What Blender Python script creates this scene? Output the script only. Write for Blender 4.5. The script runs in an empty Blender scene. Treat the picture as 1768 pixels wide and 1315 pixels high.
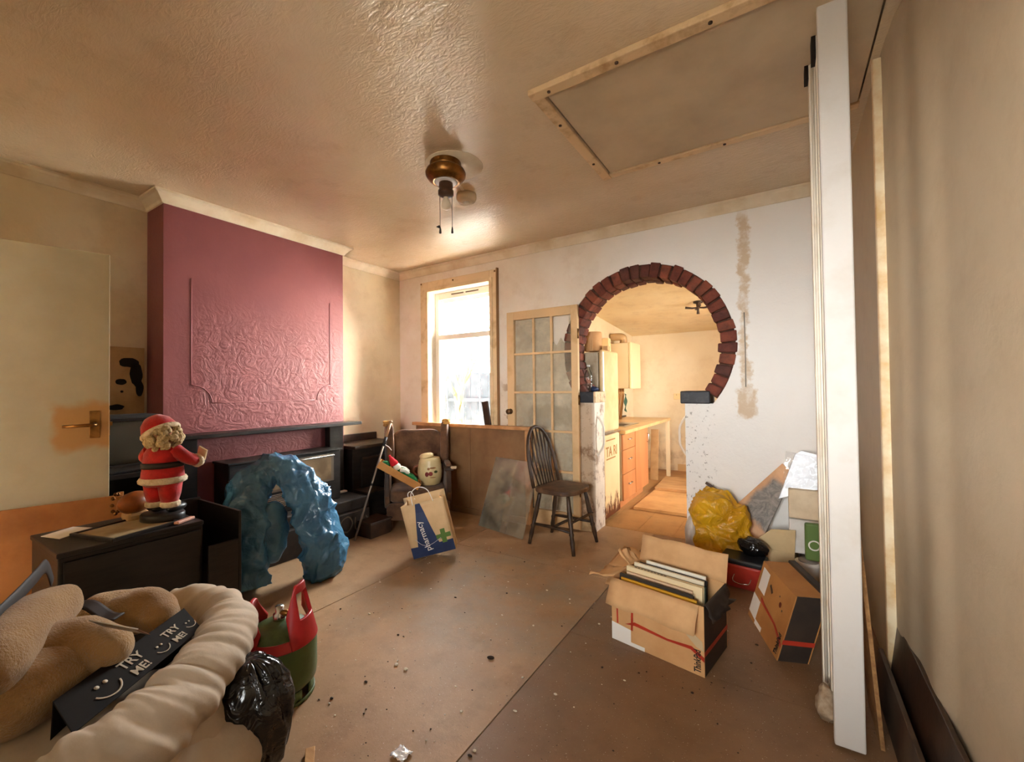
import bpy, bmesh, math, random
from mathutils import Vector, Matrix, Euler, noise
sc = bpy.context.scene
COL = sc.collection
random.seed(7)
R = math.radians
PI = math.pi

# ------------------------------------------------------------------ camera
def setup_camera():
    f = 739.0
    yaw, p, r = R(32.407), R(0.989), R(-0.689)
    F = Vector((-math.sin(yaw)*math.cos(p), math.cos(yaw)*math.cos(p), math.sin(p)))
    r0 = Vector((math.cos(yaw), math.sin(yaw), 0)); u0 = r0.cross(F)
    rt = r0*math.cos(r) + u0*math.sin(r); up = -r0*math.sin(r) + u0*math.cos(r)
    cd = bpy.data.cameras.new('camera'); cam = bpy.data.objects.new('camera', cd); COL.objects.link(cam)
    cd.sensor_width = 36; cd.lens = f/1768*36; cd.clip_start = .02
    cam.matrix_world = Matrix(((rt.x, up.x, -F.x, 0), (rt.y, up.y, -F.y, 0), (rt.z, up.z, -F.z, 1.25), (0, 0, 0, 1)))
    sc.camera = cam
setup_camera()

# ------------------------------------------------------------------ world, light, exposure
w = bpy.data.worlds.new('overcast_sky'); sc.world = w; w.use_nodes = True
bg = w.node_tree.nodes['Background']; bg.inputs[0].default_value = (.985, .99, 1.0, 1); bg.inputs[1].default_value = 20.0
def portal(name, loc, rot, sx, sy):
    l = bpy.data.lights.new(name, 'AREA'); l.shape = 'RECTANGLE'; l.size = sx; l.size_y = sy
    l.cycles.is_portal = True
    o = bpy.data.objects.new(name, l); o.location = loc; o.rotation_euler = rot; COL.objects.link(o)
portal('window_portal', (-2.9, 3.77, 1.53), (R(-90), 0, 0), .84, 1.6)
portal('kitchen_window_portal', (.72, 4.85, 1.4), (0, R(90), 0), 1.0, .8)
portal('front_fill_portal', (-.35, -.87, 1.5), (R(90), 0, 0), .9, 1.2)
sl = bpy.data.lights.new('sun', 'SUN'); sl.energy = 70; sl.angle = R(1.0); sl.color = (1.0, .96, .88)
so_ = bpy.data.objects.new('sun', sl); COL.objects.link(so_); so_.location = (-8, 6, 9)
so_.rotation_euler = Vector((.70, .03, -.71)).to_track_quat('-Z', 'Y').to_euler()
vs = sc.view_settings
sc.display_settings.display_device = 'sRGB'
vs.view_transform = 'Standard'; vs.look = 'None'; vs.gamma = 1.0; vs.use_curve_mapping = False
vs.exposure = 1.65
sc.cycles.use_denoising = True
sc.cycles.use_adaptive_sampling = True; sc.cycles.adaptive_threshold = .05
sc.cycles.max_bounces = 8; sc.cycles.diffuse_bounces = 5; sc.cycles.glossy_bounces = 3
sc.cycles.transparent_max_bounces = 8; sc.cycles.sample_clamp_indirect = 40.0
sc.cycles.caustics_reflective = False; sc.cycles.caustics_refractive = False

# ------------------------------------------------------------------ helpers
def S(r, g, b):
    def c(v):
        v /= 255.0
        return v/12.92 if v <= .04045 else ((v+.055)/1.055)**2.4
    return (c(r), c(g), c(b), 1)

class NT:
    def __init__(s, name):
        s.m = bpy.data.materials.new(name); s.m.use_nodes = True; s.t = s.m.node_tree
        s.b = s.t.nodes['Principled BSDF']; s.tc = s.t.nodes.new('ShaderNodeTexCoord').outputs['Object']
    def n(s, typ, **kw):
        nd = s.t.nodes.new(typ)
        for k, v in kw.items():
            if k.startswith('i_'): nd.inputs[k[2:]].default_value = v
            elif k.isdigit() or (k[0] == '_' and k[1:].isdigit()): nd.inputs[int(k.strip('_'))].default_value = v
            else: setattr(nd, k, v)
        return nd
    def l(s, a, b): s.t.links.new(a, b)
    def noise(s, scale, detail=4, rough=.55, vec=None, dist=0):
        nd = s.n('ShaderNodeTexNoise'); nd.inputs['Scale'].default_value = scale
        nd.inputs['Detail'].default_value = detail; nd.inputs['Roughness'].default_value = rough
        nd.inputs['Distortion'].default_value = dist
        s.l(vec or s.tc, nd.inputs['Vector']); return nd.outputs['Fac']
    def ramp(s, fac, a, b, ca=(0, 0, 0, 1), cb=(1, 1, 1, 1)):
        nd = s.n('ShaderNodeValToRGB'); e = nd.color_ramp.elements
        e[0].position = a; e[1].position = b; e[0].color = ca; e[1].color = cb
        s.l(fac, nd.inputs[0]); return nd.outputs[0]
    def mix(s, fac, a, b):
        nd = s.n('ShaderNodeMix', data_type='RGBA')
        if isinstance(fac, (int, float)): nd.inputs[0].default_value = fac
        else: s.l(fac, nd.inputs[0])
        for i, v in ((6, a), (7, b)):
            if isinstance(v, tuple): nd.inputs[i].default_value = v
            else: s.l(v, nd.inputs[i])
        return nd.outputs[2]
    def math(s, op, a, b=None, clamp=False):
        nd = s.n('ShaderNodeMath', operation=op); nd.use_clamp = clamp
        for i, v in ((0, a), (1, b)):
            if v is None: continue
            if isinstance(v, (int, float)): nd.inputs[i].default_value = v
            else: s.l(v, nd.inputs[i])
        return nd.outputs[0]
    def sep(s):
        nd = s.n('ShaderNodeSeparateXYZ'); s.l(s.tc, nd.inputs[0]); return nd.outputs
    def band(s, v, lo, hi, soft):
        a = s.n('ShaderNodeMapRange', interpolation_type='SMOOTHSTEP'); s.l(v, a.inputs[0])
        a.inputs[1].default_value = lo-soft; a.inputs[2].default_value = lo+soft
        b = s.n('ShaderNodeMapRange', interpolation_type='SMOOTHSTEP'); s.l(v, b.inputs[0])
        b.inputs[1].default_value = hi-soft; b.inputs[2].default_value = hi+soft
        return s.math('SUBTRACT', a.outputs[0], b.outputs[0])
    def bump(s, h, strength=.3, dist=.01):
        nd = s.n('ShaderNodeBump'); nd.inputs['Strength'].default_value = strength; nd.inputs['Distance'].default_value = dist
        s.l(h, nd.inputs['Height']); s.l(nd.outputs[0], s.b.inputs['Normal'])
    def out(s, col, rough=.6, metal=0, spec=.5):
        if isinstance(col, tuple): s.b.inputs['Base Color'].default_value = col
        else: s.l(col, s.b.inputs['Base Color'])
        if isinstance(rough, (int, float)): s.b.inputs['Roughness'].default_value = rough
        else: s.l(rough, s.b.inputs['Roughness'])
        s.b.inputs['Metallic'].default_value = metal; s.b.inputs['Specular IOR Level'].default_value = spec
        return s.m

MATS = {}
def mat(name, col, rough=.6, col2=None, scale=6, lo=.4, hi=.65, bump=0, bscale=40, metal=0, spec=.4, sheen=0, trans=0, coat=0, stretch=None, bdist=.01):
    if name in MATS: return MATS[name]
    k = NT(name)
    vec = None
    if stretch:
        mp = k.n('ShaderNodeMapping'); mp.inputs['Scale'].default_value = stretch; k.l(k.tc, mp.inputs[0]); vec = mp.outputs[0]
    c = col
    if col2: c = k.mix(k.ramp(k.noise(scale, 5, .6, vec), lo, hi), col, col2)
    k.out(c, rough, metal, spec)
    if bump: k.bump(k.noise(bscale, 4, .6, vec), bump, bdist)
    if sheen: k.b.inputs['Sheen Weight'].default_value = sheen
    if trans: k.b.inputs['Transmission Weight'].default_value = trans
    if coat: k.b.inputs['Coat Weight'].default_value = coat
    MATS[name] = k.m; return k.m

class MB:
    """collects shapes; build() links them as one mesh object"""
    def __init__(s): s.v = []; s.f = []; s.m = []; s.sm = []
    def add(s, vs, fs, mi=0, M=None, smooth=False):
        o = len(s.v)
        for q in vs:
            q = Vector(q); s.v.append(M @ q if M else q)
        for q in fs: s.f.append([i+o for i in q]); s.m.append(mi); s.sm.append(smooth)
        return s
    def box(s, c, d, M=None, mi=0, rot=None):
        x, y, z = (i/2 for i in d); c = Vector(c)
        vs = [Vector((a*x, b*y, e*z)) for a in (-1, 1) for b in (-1, 1) for e in (-1, 1)]
        if rot: e = Euler(rot).to_matrix(); vs = [e @ q for q in vs]
        vs = [q+c for q in vs]
        return s.add(vs, [(0,1,3,2),(4,6,7,5),(0,4,5,1),(2,3,7,6),(0,2,6,4),(1,5,7,3)], mi, M)
    def box2(s, a, b, mi=0, M=None):
        return s.box([(p+q)/2 for p, q in zip(a, b)], [abs(q-p) for p, q in zip(a, b)], M, mi)
    def lathe(s, prof, n=24, M=None, mi=0, smooth=True, cap=True):
        vs = []; fs = []
        for r, z in prof:
            for k in range(n):
                a = 2*PI*k/n; vs.append((r*math.cos(a), r*math.sin(a), z))
        for i in range(len(prof)-1):
            for k in range(n):
                fs.append((i*n+k, i*n+(k+1) % n, (i+1)*n+(k+1) % n, (i+1)*n+k))
        if cap:
            fs.append(tuple(range(n-1, -1, -1))); fs.append(tuple((len(prof)-1)*n+k for k in range(n)))
        return s.add(vs, fs, mi, M, smooth)
    def tube(s, pts, r, n=8, M=None, mi=0, closed=False, smooth=True, sq=None, up=None):
        pts = [Vector(p) for p in pts]; N = len(pts); vs = []; fs = []
        rs = r if isinstance(r, (list, tuple)) else [r]*N
        prev = None
        for i, p in enumerate(pts):
            a = pts[(i-1) % N] if (i > 0 or closed) else p; b = pts[(i+1) % N] if (i < N-1 or closed) else p
            t = (b-a).normalized()
            if prev is None:
                ref = Vector(up) if up else (Vector((0, 0, 1)) if abs(t.z) < .9 else Vector((1, 0, 0)))
                u = t.cross(ref).normalized()
            else: u = (prev - t*prev.dot(t)).normalized()
            prev = u; v = t.cross(u)
            for k in range(n):
                an = 2*PI*k/n
                c_, s_ = math.cos(an)*rs[i], math.sin(an)*rs[i]
                if sq: c_ *= sq[0]; s_ *= sq[1]
                vs.append(p+u*c_+v*s_)
        for i in range(N if closed else N-1):
            for k in range(n):
                j = (i+1) % N
                fs.append((i*n+k, i*n+(k+1) % n, j*n+(k+1) % n, j*n+k))
        if not closed:
            fs.append(tuple(range(n-1, -1, -1))); fs.append(tuple((N-1)*n+k for k in range(n)))
        return s.add(vs, fs, mi, M, smooth)
    def prism(s, pts, d, M=None, mi=0, smooth=False):
        """outline in local xy, thickness d along +z"""
        n = len(pts); vs = [(p[0], p[1], 0) for p in pts]+[(p[0], p[1], d) for p in pts]
        fs = [tuple(range(n-1, -1, -1)), tuple(range(n, 2*n))]+[(i, (i+1) % n, n+(i+1) % n, n+i) for i in range(n)]
        return s.add(vs, fs, mi, M, smooth)
    def ell(s, c, r, M=None, mi=0, n=16, m=10, rot=None):
        vs = []; fs = []; e = Euler(rot).to_matrix() if rot else None
        rr = r if isinstance(r, (list, tuple)) else (r, r, r)
        for i in range(1, m):
            th = PI*i/m
            for k in range(n):
                a = 2*PI*k/n; vs.append(Vector((rr[0]*math.sin(th)*math.cos(a), rr[1]*math.sin(th)*math.sin(a), -rr[2]*math.cos(th))))
        vs += [Vector((0, 0, -rr[2])), Vector((0, 0, rr[2]))]
        if e: vs = [e @ q for q in vs]
        vs = [q+Vector(c) for q in vs]
        for i in range(m-2):
            for k in range(n): fs.append((i*n+k, i*n+(k+1) % n, (i+1)*n+(k+1) % n, (i+1)*n+k))
        b, t = len(vs)-2, len(vs)-1
        for k in range(n):
            fs.append((b, (k+1) % n, k)); fs.append((t, (m-2)*n+k, (m-2)*n+(k+1) % n))
        return s.add(vs, fs, mi, M, True)
    def grid(s, fn, nu, nv, mi=0, M=None, smooth=True):
        vs = [fn(i/nu, j/nv) for i in range(nu+1) for j in range(nv+1)]
        fs = [(i*(nv+1)+j, (i+1)*(nv+1)+j, (i+1)*(nv+1)+j+1, i*(nv+1)+j+1) for i in range(nu) for j in range(nv)]
        return s.add(vs, fs, mi, M, smooth)
    def each(s, fn): s.v = [Vector(fn(q)) for q in s.v]; return s
    def build(s, name, mats, parent=None, bevel=0, loc=None, rot=None, sub=0, solid=0, remesh=0, seg=2, smooth_it=0):
        me = bpy.data.meshes.new(name); me.from_pydata([tuple(q) for q in s.v], [], s.f)
        mats = mats if isinstance(mats, (list, tuple)) else [mats]
        for q in mats: me.materials.append(q)
        me.polygons.foreach_set('material_index', s.m); me.polygons.foreach_set('use_smooth', s.sm)
        bm = bmesh.new(); bm.from_mesh(me); bmesh.ops.recalc_face_normals(bm, faces=bm.faces); bm.to_mesh(me); bm.free()
        me.update()
        o = bpy.data.objects.new(name, me); COL.objects.link(o)
        if parent: o.parent = parent
        if loc: o.location = loc
        if rot: o.rotation_euler = rot
        if remesh:
            q = o.modifiers.new('remesh', 'REMESH'); q.mode = 'VOXEL'; q.voxel_size = remesh; q.use_smooth_shade = True
        if smooth_it:
            q = o.modifiers.new('smooth', 'SMOOTH'); q.iterations = smooth_it; q.factor = .5
        if solid:
            q = o.modifiers.new('solid', 'SOLIDIFY'); q.thickness = solid; q.offset = 0
        if bevel:
            q = o.modifiers.new('bevel', 'BEVEL'); q.width = bevel; q.segments = seg; q.limit_method = 'ANGLE'; q.angle_limit = R(35)
        if sub:
            q = o.modifiers.new('subsurf', 'SUBSURF'); q.levels = sub; q.render_levels = sub
        return o

def tag(o, label=None, cat=None, group=None, kind=None):
    for k, v in (('label', label), ('category', cat), ('group', group), ('kind', kind)):
        if v: o[k] = v
    return o
def thing(name, label, cat, loc=(0, 0, 0), rz=0, group=None, rot=None):
    o = bpy.data.objects.new(name, None); COL.objects.link(o); o.empty_display_size = .1
    o.location = loc; o.rotation_euler = rot or (0, 0, rz)
    return tag(o, label, cat, group)
def struct(o): o['kind'] = 'structure'; return o
def frame(o, x, y):
    """matrix whose local x,y axes are x,y at origin o"""
    x = Vector(x).normalized(); y = Vector(y); y = (y-x*y.dot(x)).normalized(); z = x.cross(y)
    return Matrix(((x.x, y.x, z.x, o[0]), (x.y, y.y, z.y, o[1]), (x.z, y.z, z.z, o[2]), (0, 0, 0, 1)))
def lettering(txt, size, material, parent, M, name='lettering', squash=1.0, bold=.0, align='LEFT', ext=.0006, space=1.0):
    cu = bpy.data.curves.new('txt', 'FONT'); cu.body = txt; cu.size = size; cu.extrude = ext; cu.offset = bold
    cu.align_x = align; cu.resolution_u = 3; cu.space_character = space
    t = bpy.data.objects.new('txt', cu); COL.objects.link(t)
    dg = bpy.context.evaluated_depsgraph_get(); me = bpy.data.meshes.new_from_object(t.evaluated_get(dg))
    bpy.data.objects.remove(t); bpy.data.curves.remove(cu)
    me.transform(M @ Matrix.Diagonal((squash, 1, 1, 1))); me.name = name
    me.materials.clear(); me.materials.append(material)
    o = bpy.data.objects.new(name, me); COL.objects.link(o); o.parent = parent
    return o
def fbm(p, s, o=3, seed=0):
    return noise.fractal(Vector(p)*s+Vector((seed*3.1, seed*7.7, seed*1.3)), 1.0, 2.0, o)
def facet(p, s, seed=0):
    d, _ = noise.voronoi(Vector(p)*s+Vector((seed*5.1, seed*2.3, seed*9.9)))
    return d[1]-d[0]
def ridge(p, s, seed=0):
    return 1-abs(noise.noise(Vector(p)*s+Vector((seed*5.1, seed*2.3, seed*9.9))))*2

# ------------------------------------------------------------------ setting: materials
H = 2.6; XL = -3.78; YB = 3.52; YB2 = 3.74; XR = .395; YF = -.75
def m_plaster(name, c1, c2, c3, rough=.55, extra=None, bs=.25):
    k = NT(name); s = k.sep()
    col = k.mix(k.ramp(k.noise(1.3, 6, .6), .35, .7), c1, c2)
    col = k.mix(k.math('MULTIPLY', k.ramp(k.noise(5, 6, .7), .5, .8), .35), col, c3)
    if extra: col = extra(k, s, col)
    k.out(col, rough)
    a = k.noise(9, 6, .65, dist=.6); b = k.noise(70, 3)
    k.bump(k.math('ADD', a, k.math('MULTIPLY', b, .25)), bs, .012)
    return k.m
def backwall_extra(k, s, col):
    x, y, z = s
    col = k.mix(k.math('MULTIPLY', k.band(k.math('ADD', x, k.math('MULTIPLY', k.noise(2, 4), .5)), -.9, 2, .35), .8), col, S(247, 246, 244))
    jit = k.math('MULTIPLY', k.math('SUBTRACT', k.noise(9, 5, .7), .5), .16)
    xx = k.math('ADD', x, jit)
    chase = k.math('MULTIPLY', k.band(xx, -.262, -.205, .014), k.band(z, 1.12, 2.5, .05))
    sock = k.math('MULTIPLY', k.band(xx, -.30, -.165, .015), k.band(k.math('ADD', z, jit), 1.03, 1.22, .02))
    m = k.math('MULTIPLY', k.math('MAXIMUM', chase, sock), k.ramp(k.noise(12, 5, .7), .25, .55))
    col = k.mix(k.math('MULTIPLY', m, .85), col, S(206, 178, 140))
    fl = k.math('MULTIPLY', k.band(x, -.70, -.45, .04), k.band(z, .05, 1.12, .1))
    fl = k.math('MULTIPLY', fl, k.ramp(k.noise(38, 5, .7), .60, .66))
    col = k.mix(k.math('MULTIPLY', fl, .75), col, S(96, 80, 66))
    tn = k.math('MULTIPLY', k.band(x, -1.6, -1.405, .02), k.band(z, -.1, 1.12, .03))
    col = k.mix(k.math('MULTIPLY', tn, .7), col, S(184, 150, 112))  # tan stain and the pier's shade, both put into the colour
    fr = k.math('MULTIPLY', k.band(x, -1.6, -1.3, .04), k.band(z, -.1, 1.12, .05))
    fr = k.math('MULTIPLY', fr, k.ramp(k.noise(7, 6, .7), .50, .60))
    col = k.mix(k.math('MULTIPLY', fr, .75), col, S(128, 88, 54))
    pe = k.math('MULTIPLY', k.band(x, -2.34, -2.16, .05), k.band(z, .8, 1.35, .1))
    pe = k.math('MULTIPLY', pe, k.ramp(k.noise(11, 5, .6), .52, .56))
    col = k.mix(k.math('MULTIPLY', pe, .7), col, S(168, 128, 88))
    # patch of darker old plaster behind the glazed door
    pt = k.math('MULTIPLY', k.band(k.math('ADD', x, jit), -2.05, -1.55, .03), k.band(k.math('ADD', z, jit), .9, 1.08, .03))
    col = k.mix(k.math('MULTIPLY', pt, .5), col, S(150, 130, 105))
    return col
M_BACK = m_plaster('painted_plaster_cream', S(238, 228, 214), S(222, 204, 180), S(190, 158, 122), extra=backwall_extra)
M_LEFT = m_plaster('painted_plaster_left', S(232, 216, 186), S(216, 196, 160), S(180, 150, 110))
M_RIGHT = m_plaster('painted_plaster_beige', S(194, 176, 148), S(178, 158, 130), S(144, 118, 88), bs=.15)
def kit_extra(k, s, col):
    m = k.math('MULTIPLY', k.band(s[2], -.1, .5, .25), k.ramp(k.noise(7, 5), .45, .7))
    return k.mix(k.math('MULTIPLY', m, .6), col, S(150, 104, 58))
M_KIT = m_plaster('kitchen_yellow_plaster', S(240, 222, 188), S(230, 208, 168), S(196, 160, 112), extra=kit_extra)
M_KCEIL = m_plaster('kitchen_ceiling_paint', S(240, 222, 186), S(226, 198, 152), S(160, 116, 70), bs=.4)
def m_ceiling():
    k = NT('textured_ceiling'); 
    col = k.mix(k.ramp(k.noise(.9, 6, .6), .35, .7), S(228, 208, 180), S(210, 186, 152))
    col = k.mix(k.math('MULTIPLY', k.ramp(k.noise(4, 6, .7), .55, .8), .3), col, S(160, 118, 74))
    k.out(col, .24, 0, .55)
    mp = k.n('ShaderNodeMapping'); mp.inputs['Scale'].default_value = (5, 14, 1); mp.inputs['Rotation'].default_value = (0, 0, .6)
    k.l(k.tc, mp.inputs[0])
    a = k.noise(2.2, 4, .6, mp.outputs[0], 2.5); b = k.noise(26, 4, .6, None, 1.2)
    k.bump(k.math('ADD', a, k.math('MULTIPLY', b, .40)), .27, .015)
    return k.m
M_CEIL = m_ceiling()
def m_pink():
    k = NT('pink_embossed_paper'); s = k.sep()
    col = k.mix(k.ramp(k.noise(1.6, 5, .6), .35, .7), S(148, 84, 86), S(136, 75, 78))
    k.out(col, .48, 0, .4)
    msk = k.math('MULTIPLY', k.band(s[1], 1.32, 2.5, .08), k.band(s[2], .6, 1.75, .2))
    a = k.noise(7.5, 4, .6, None, 3.2); b = k.noise(45, 3)
    h = k.math('ADD', k.math('MULTIPLY', a, k.math('ADD', k.math('MULTIPLY', msk, .85), .15)), k.math('MULTIPLY', b, .12))
    k.bump(h, .42, .02)
    return k.m
M_PINK = m_pink()
def m_floor(name, c1, c2, dust):
    k = NT(name); s = k.sep()
    col = k.mix(k.ramp(k.noise(1.7, 7, .65), .35, .68), c1, c2)
    col = k.mix(k.math('MULTIPLY', k.ramp(k.noise(6, 6, .7), .5, .75), .45), col, S(112, 82, 54))
    d = k.math('MULTIPLY', k.math('MULTIPLY', k.band(k.math('ADD', s[0], k.noise(2, 4)), -1.7, -.2, .35), k.band(k.math('ADD', s[1], k.noise(2.2, 4)), 2.1, 3.3, .35)), k.ramp(k.noise(3.5, 5, .7), .35, .65))
    col = k.mix(k.math('MULTIPLY', d, .7), col, dust)
    col = k.mix(k.math('MULTIPLY', k.ramp(k.noise(160, 2, .5), .70, .74), .8), col, S(225, 212, 190))
    col = k.mix(k.math('MULTIPLY', k.ramp(k.noise(90, 2, .5, None, .3), .70, .75), .8), col, S(52, 36, 26))
    k.out(col, .5, 0, .35)
    k.bump(k.noise(60, 4, .7), .15, .005)
    return k.m
M_FLOOR = m_floor('hardboard_floor', S(182, 148, 112), S(160, 124, 90), S(150, 140, 124))
M_FLOOR2 = m_floor('hardboard_floor_grimy', S(146, 112, 82), S(122, 90, 62), S(124, 112, 98))
M_KFLOOR = m_floor('kitchen_boards', S(186, 140, 86), S(160, 112, 64), S(170, 130, 86))
M_WHITE = mat('aged_white_gloss', S(236, 226, 212), .35, S(214, 196, 170), 5, .5, .75, bump=.08, bscale=30)
M_CASE = mat('window_casing_cream', S(232, 206, 164), .5, S(190, 150, 98), 7, .5, .8, bump=.15, bscale=30)
M_UPVC = mat('upvc_white', S(240, 232, 218), .3)
M_GROOVE = mat('dark_gap', S(30, 22, 16), .9)
M_COVE = mat('coving_paint', S(236, 222, 198), .5, S(216, 194, 160), 3, bump=.1, bscale=20)
def m_glass(name, tint=(1, 1, 1, 1), haze=.04):
    k = NT(name)
    tr = k.n('ShaderNodeBsdfTransparent'); tr.inputs[0].default_value = tint
    gl = k.n('ShaderNodeBsdfGlossy'); gl.inputs['Roughness'].default_value = .05
    df = k.n('ShaderNodeBsdfDiffuse'); df.inputs[0].default_value = S(224, 208, 180)
    fr = k.n('ShaderNodeFresnel'); fr.inputs[0].default_value = 1.45
    m1 = k.n('ShaderNodeMixShader'); k.l(fr.outputs[0], m1.inputs[0]); k.l(tr.outputs[0], m1.inputs[1]); k.l(gl.outputs[0], m1.inputs[2])
    m2 = k.n('ShaderNodeMixShader'); h = k.math('MULTIPLY', k.ramp(k.noise(4, 5, .7), .3, .8), haze*2)
    k.l(h, m2.inputs[0]); k.l(m1.outputs[0], m2.inputs[1]); k.l(df.outputs[0], m2.inputs[2])
    k.l(m2.outputs[0], k.t.nodes['Material Output'].inputs[0]); return k.m
M_GLASS = m_glass('window_glass', (.97, .98, .97, 1), .01)
M_DGLASS = m_glass('dirty_glass', (.97, .96, .93, 1), .22)

# ------------------------------------------------------------------ floor
fl = MB().box2((-3.95, -1.3, -.06), (.8, 6.9, -.014)).build('floor', M_GROOVE); struct(fl)
for a, b in [((-3.78, -1.2), (-2.268, 1.05)), ((-3.78, 1.053), (-2.268, 3.52)), ((-2.262, -1.2), (-.955, .32)),
             ((-2.262, .323), (-.955, 2.70)), ((-2.262, 2.703), (-.955, 3.73)), ((-.949, -1.2), (.42, 2.02)), ((-.949, 2.023), (.42, 3.73))]:
    MB().box2((a[0], a[1], -.014), (b[0], b[1], random.uniform(-.0012, 0))).build('floor_sheet', M_FLOOR2 if a[0] > -1 else M_FLOOR, fl)
kf = struct(MB().box2((-2.0, 3.735, -.013), (.7, 6.8, -.003)).build('kitchen_floor', M_KFLOOR))
for i in range(9):
    MB().box2((-2.0+i*.3, 3.74, -.003), (-2.0+i*.3+.296, 6.7, -.0005-.001*(i % 2))).build('floorboard', M_KFLOOR, kf)

# ------------------------------------------------------------------ ceiling with hatch
HX0, HX1, HY0, HY1 = -.90, .33, 1.72, 2.585
cb = MB()
for a, b in [((-3.9, -1.3), (HX0, 3.75)), ((HX0, -1.3), (.6, HY0)), ((HX0, HY1), (.6, 3.75)), ((HX1, HY0), (.6, HY1))]:
    cb.box2((a[0], a[1], H), (b[0], b[1], H+.08))
cb.box2((HX0, HY0, H+.06), (HX1, HY1, H+.09))
ceil = struct(cb.build('ceiling', M_CEIL))
hp = mat('hatch_board_grey', S(206, 186, 156), .55, S(186, 166, 138), 2.2, bump=.05)
hw = mat('hatch_frame_paint', S(222, 192, 150), .5, S(180, 142, 98), 9, .5, .7, bump=.15)
hat = thing('ceiling_hatch', 'large grey boarded ceiling hatch in a cream wooden frame', 'hatch', (0, 0, H))
MB().box2((HX0+.012, HY0+.014, -.012), (HX1-.01, HY1-.01, .012)).build('hatch_board', hp, hat)
for a, b in [((HX0-.055, HY0-.055, -.028), (HX1, HY0, 0)), ((HX0-.055, HY0, -.022), (HX0, HY1+.05, 0)), ((HX0, HY1, -.018), (HX1, HY1+.05, 0))]:
    MB().box2(a, b).build('frame_rail', hw, hat, bevel=.004)
for x, y, dz in [(-.86, HY0-.03, -.029), (-.55, HY0-.03, -.029), (-.2, HY0-.03, -.029), (-.93, 1.95, -.023), (-.93, 2.4, -.023), (-.6, HY1+.025, -.019), (-.25, HY1+.025, -.019)]:
    MB().lathe([(.008, dz-.003), (.008, dz+.002)], 10, Matrix.Translation((x, y, 0))).build('screw_head', mat('rusty_screw', S(70, 48, 32), .6), hat)
MB().lathe([(.172, -.003), (.175, 0)], 40, Matrix.Translation((-1.66, 1.99, H))).build('ceiling_patch', M_COVE, ceil)

# ------------------------------------------------------------------ walls
def holed_wall(name, loops, y0, y1, material):
    """loops in x,z (first the outline, then holes), solid between y0 and y1"""
    bm = bmesh.new(); es = []
    for lp in loops:
        vs = [bm.verts.new((x, y0, z)) for x, z in lp]
        for i in range(len(vs)): es.append(bm.edges.new((vs[i], vs[(i+1) % len(vs)])))
    bmesh.ops.triangle_fill(bm, edges=es, use_beauty=True, use_dissolve=False)
    g = bmesh.ops.extrude_face_region(bm, geom=bm.faces[:])
    bmesh.ops.translate(bm, verts=[v for v in g['geom'] if isinstance(v, bmesh.types.BMVert)], vec=(0, y1-y0, 0))
    bmesh.ops.recalc_face_normals(bm, faces=bm.faces)
    me = bpy.data.meshes.new(name); bm.to_mesh(me); bm.free(); me.materials.append(material)
    o = bpy.data.objects.new(name, me); COL.objects.link(o); return struct(o)
ACX, ACZ, ARO, ARI = -.98, 1.56, .69, .583
def circ(r, a): return (ACX+r*math.cos(a), ACZ+r*math.sin(a))
a0 = math.asin((1.117-ACZ)/ARO)
arc = [circ(ARO, a0+(PI-2*a0)*i/60) for i in range(61)]
outline = [(-3.9, 0), (-1.39, 0), (-1.39, 1.117)]+arc[::-1]+[(-.65, 1.117), (-.65, 0), (.55, 0), (.55, H), (-3.9, H)]
WX0, WX1, WZ0, WZ1 = -3.31, -2.476, .72, 2.326
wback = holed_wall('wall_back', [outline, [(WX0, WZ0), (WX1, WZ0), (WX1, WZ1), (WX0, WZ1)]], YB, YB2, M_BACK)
# brick arch, each brick its own piece
bk = [mat('arch_brick_%d' % i, c, .75, d, 14, .4, .7, bump=.5, bscale=45) for i, (c, d) in enumerate([
    (S(126, 62, 44), S(88, 42, 32)), (S(106, 52, 40), S(74, 38, 30)), (S(140, 74, 52), S(96, 52, 38)), (S(98, 54, 44), S(70, 40, 34))])]
mort = mat('arch_mortar', S(96, 62, 46), .9, S(60, 38, 28), 20, bump=.4)
mb = MB(); b0, b1 = R(-36), R(216); n = 80
for i in range(n):
    u, v = b0+(b1-b0)*i/n, b0+(b1-b0)*(i+1)/n
    p = [circ(ARI+.012, u), circ(ARO+.002, u), circ(ARO+.002, v), circ(ARI+.012, v)]
    vs = [(x, YB+.012, z) for x, z in p]+[(x, YB2-.01, z) for x, z in p]
    mb.add(vs, [(0, 1, 2, 3), (7, 6, 5, 4), (0, 4, 5, 1), (1, 5, 6, 2), (2, 6, 7, 3), (3, 7, 4, 0)])
mb.build('arch_mortar', mort, wback)
NB = 34; da = (b1-b0)/NB
for i in range(NB):
    for row in (0, 1):
        a = b0+da*(i+.5)+random.uniform(-.006, .006); hw_ = da*.5-.007+random.uniform(-.004, .002)
        ri = ARI+random.uniform(-.010, .008); ro = ARO+random.uniform(-.006, .012)
        y0_, y1_ = (YB-random.uniform(.004, .016), YB+.112) if row == 0 else (YB+.119, YB2+.008)
        p = [circ(ri, a-hw_), circ(ro, a-hw_*.98), circ(ro, a+hw_*.98), circ(ri, a+hw_)]
        vs = [(x+random.uniform(-.003, .003), y0_+random.uniform(-.003, .003), z+random.uniform(-.003, .003)) for x, z in p]+[(x, y1_, z) for x, z in p]
        MB().add(vs, [(0, 1, 2, 3), (7, 6, 5, 4), (0, 4, 5, 1), (1, 5, 6, 2), (2, 6, 7, 3), (3, 7, 4, 0)]).build('brick', bk[(i*7+row*2+random.randint(0, 1)) % 4], wback, bevel=.007)
MB().tube([(-.232, YB-.003, 1.24), (-.230, YB-.004, 1.5), (-.233, YB-.003, 1.78)], .004, 6).build('old_cable', mat('cable_grey', S(150, 140, 128), .6), wback)
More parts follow.
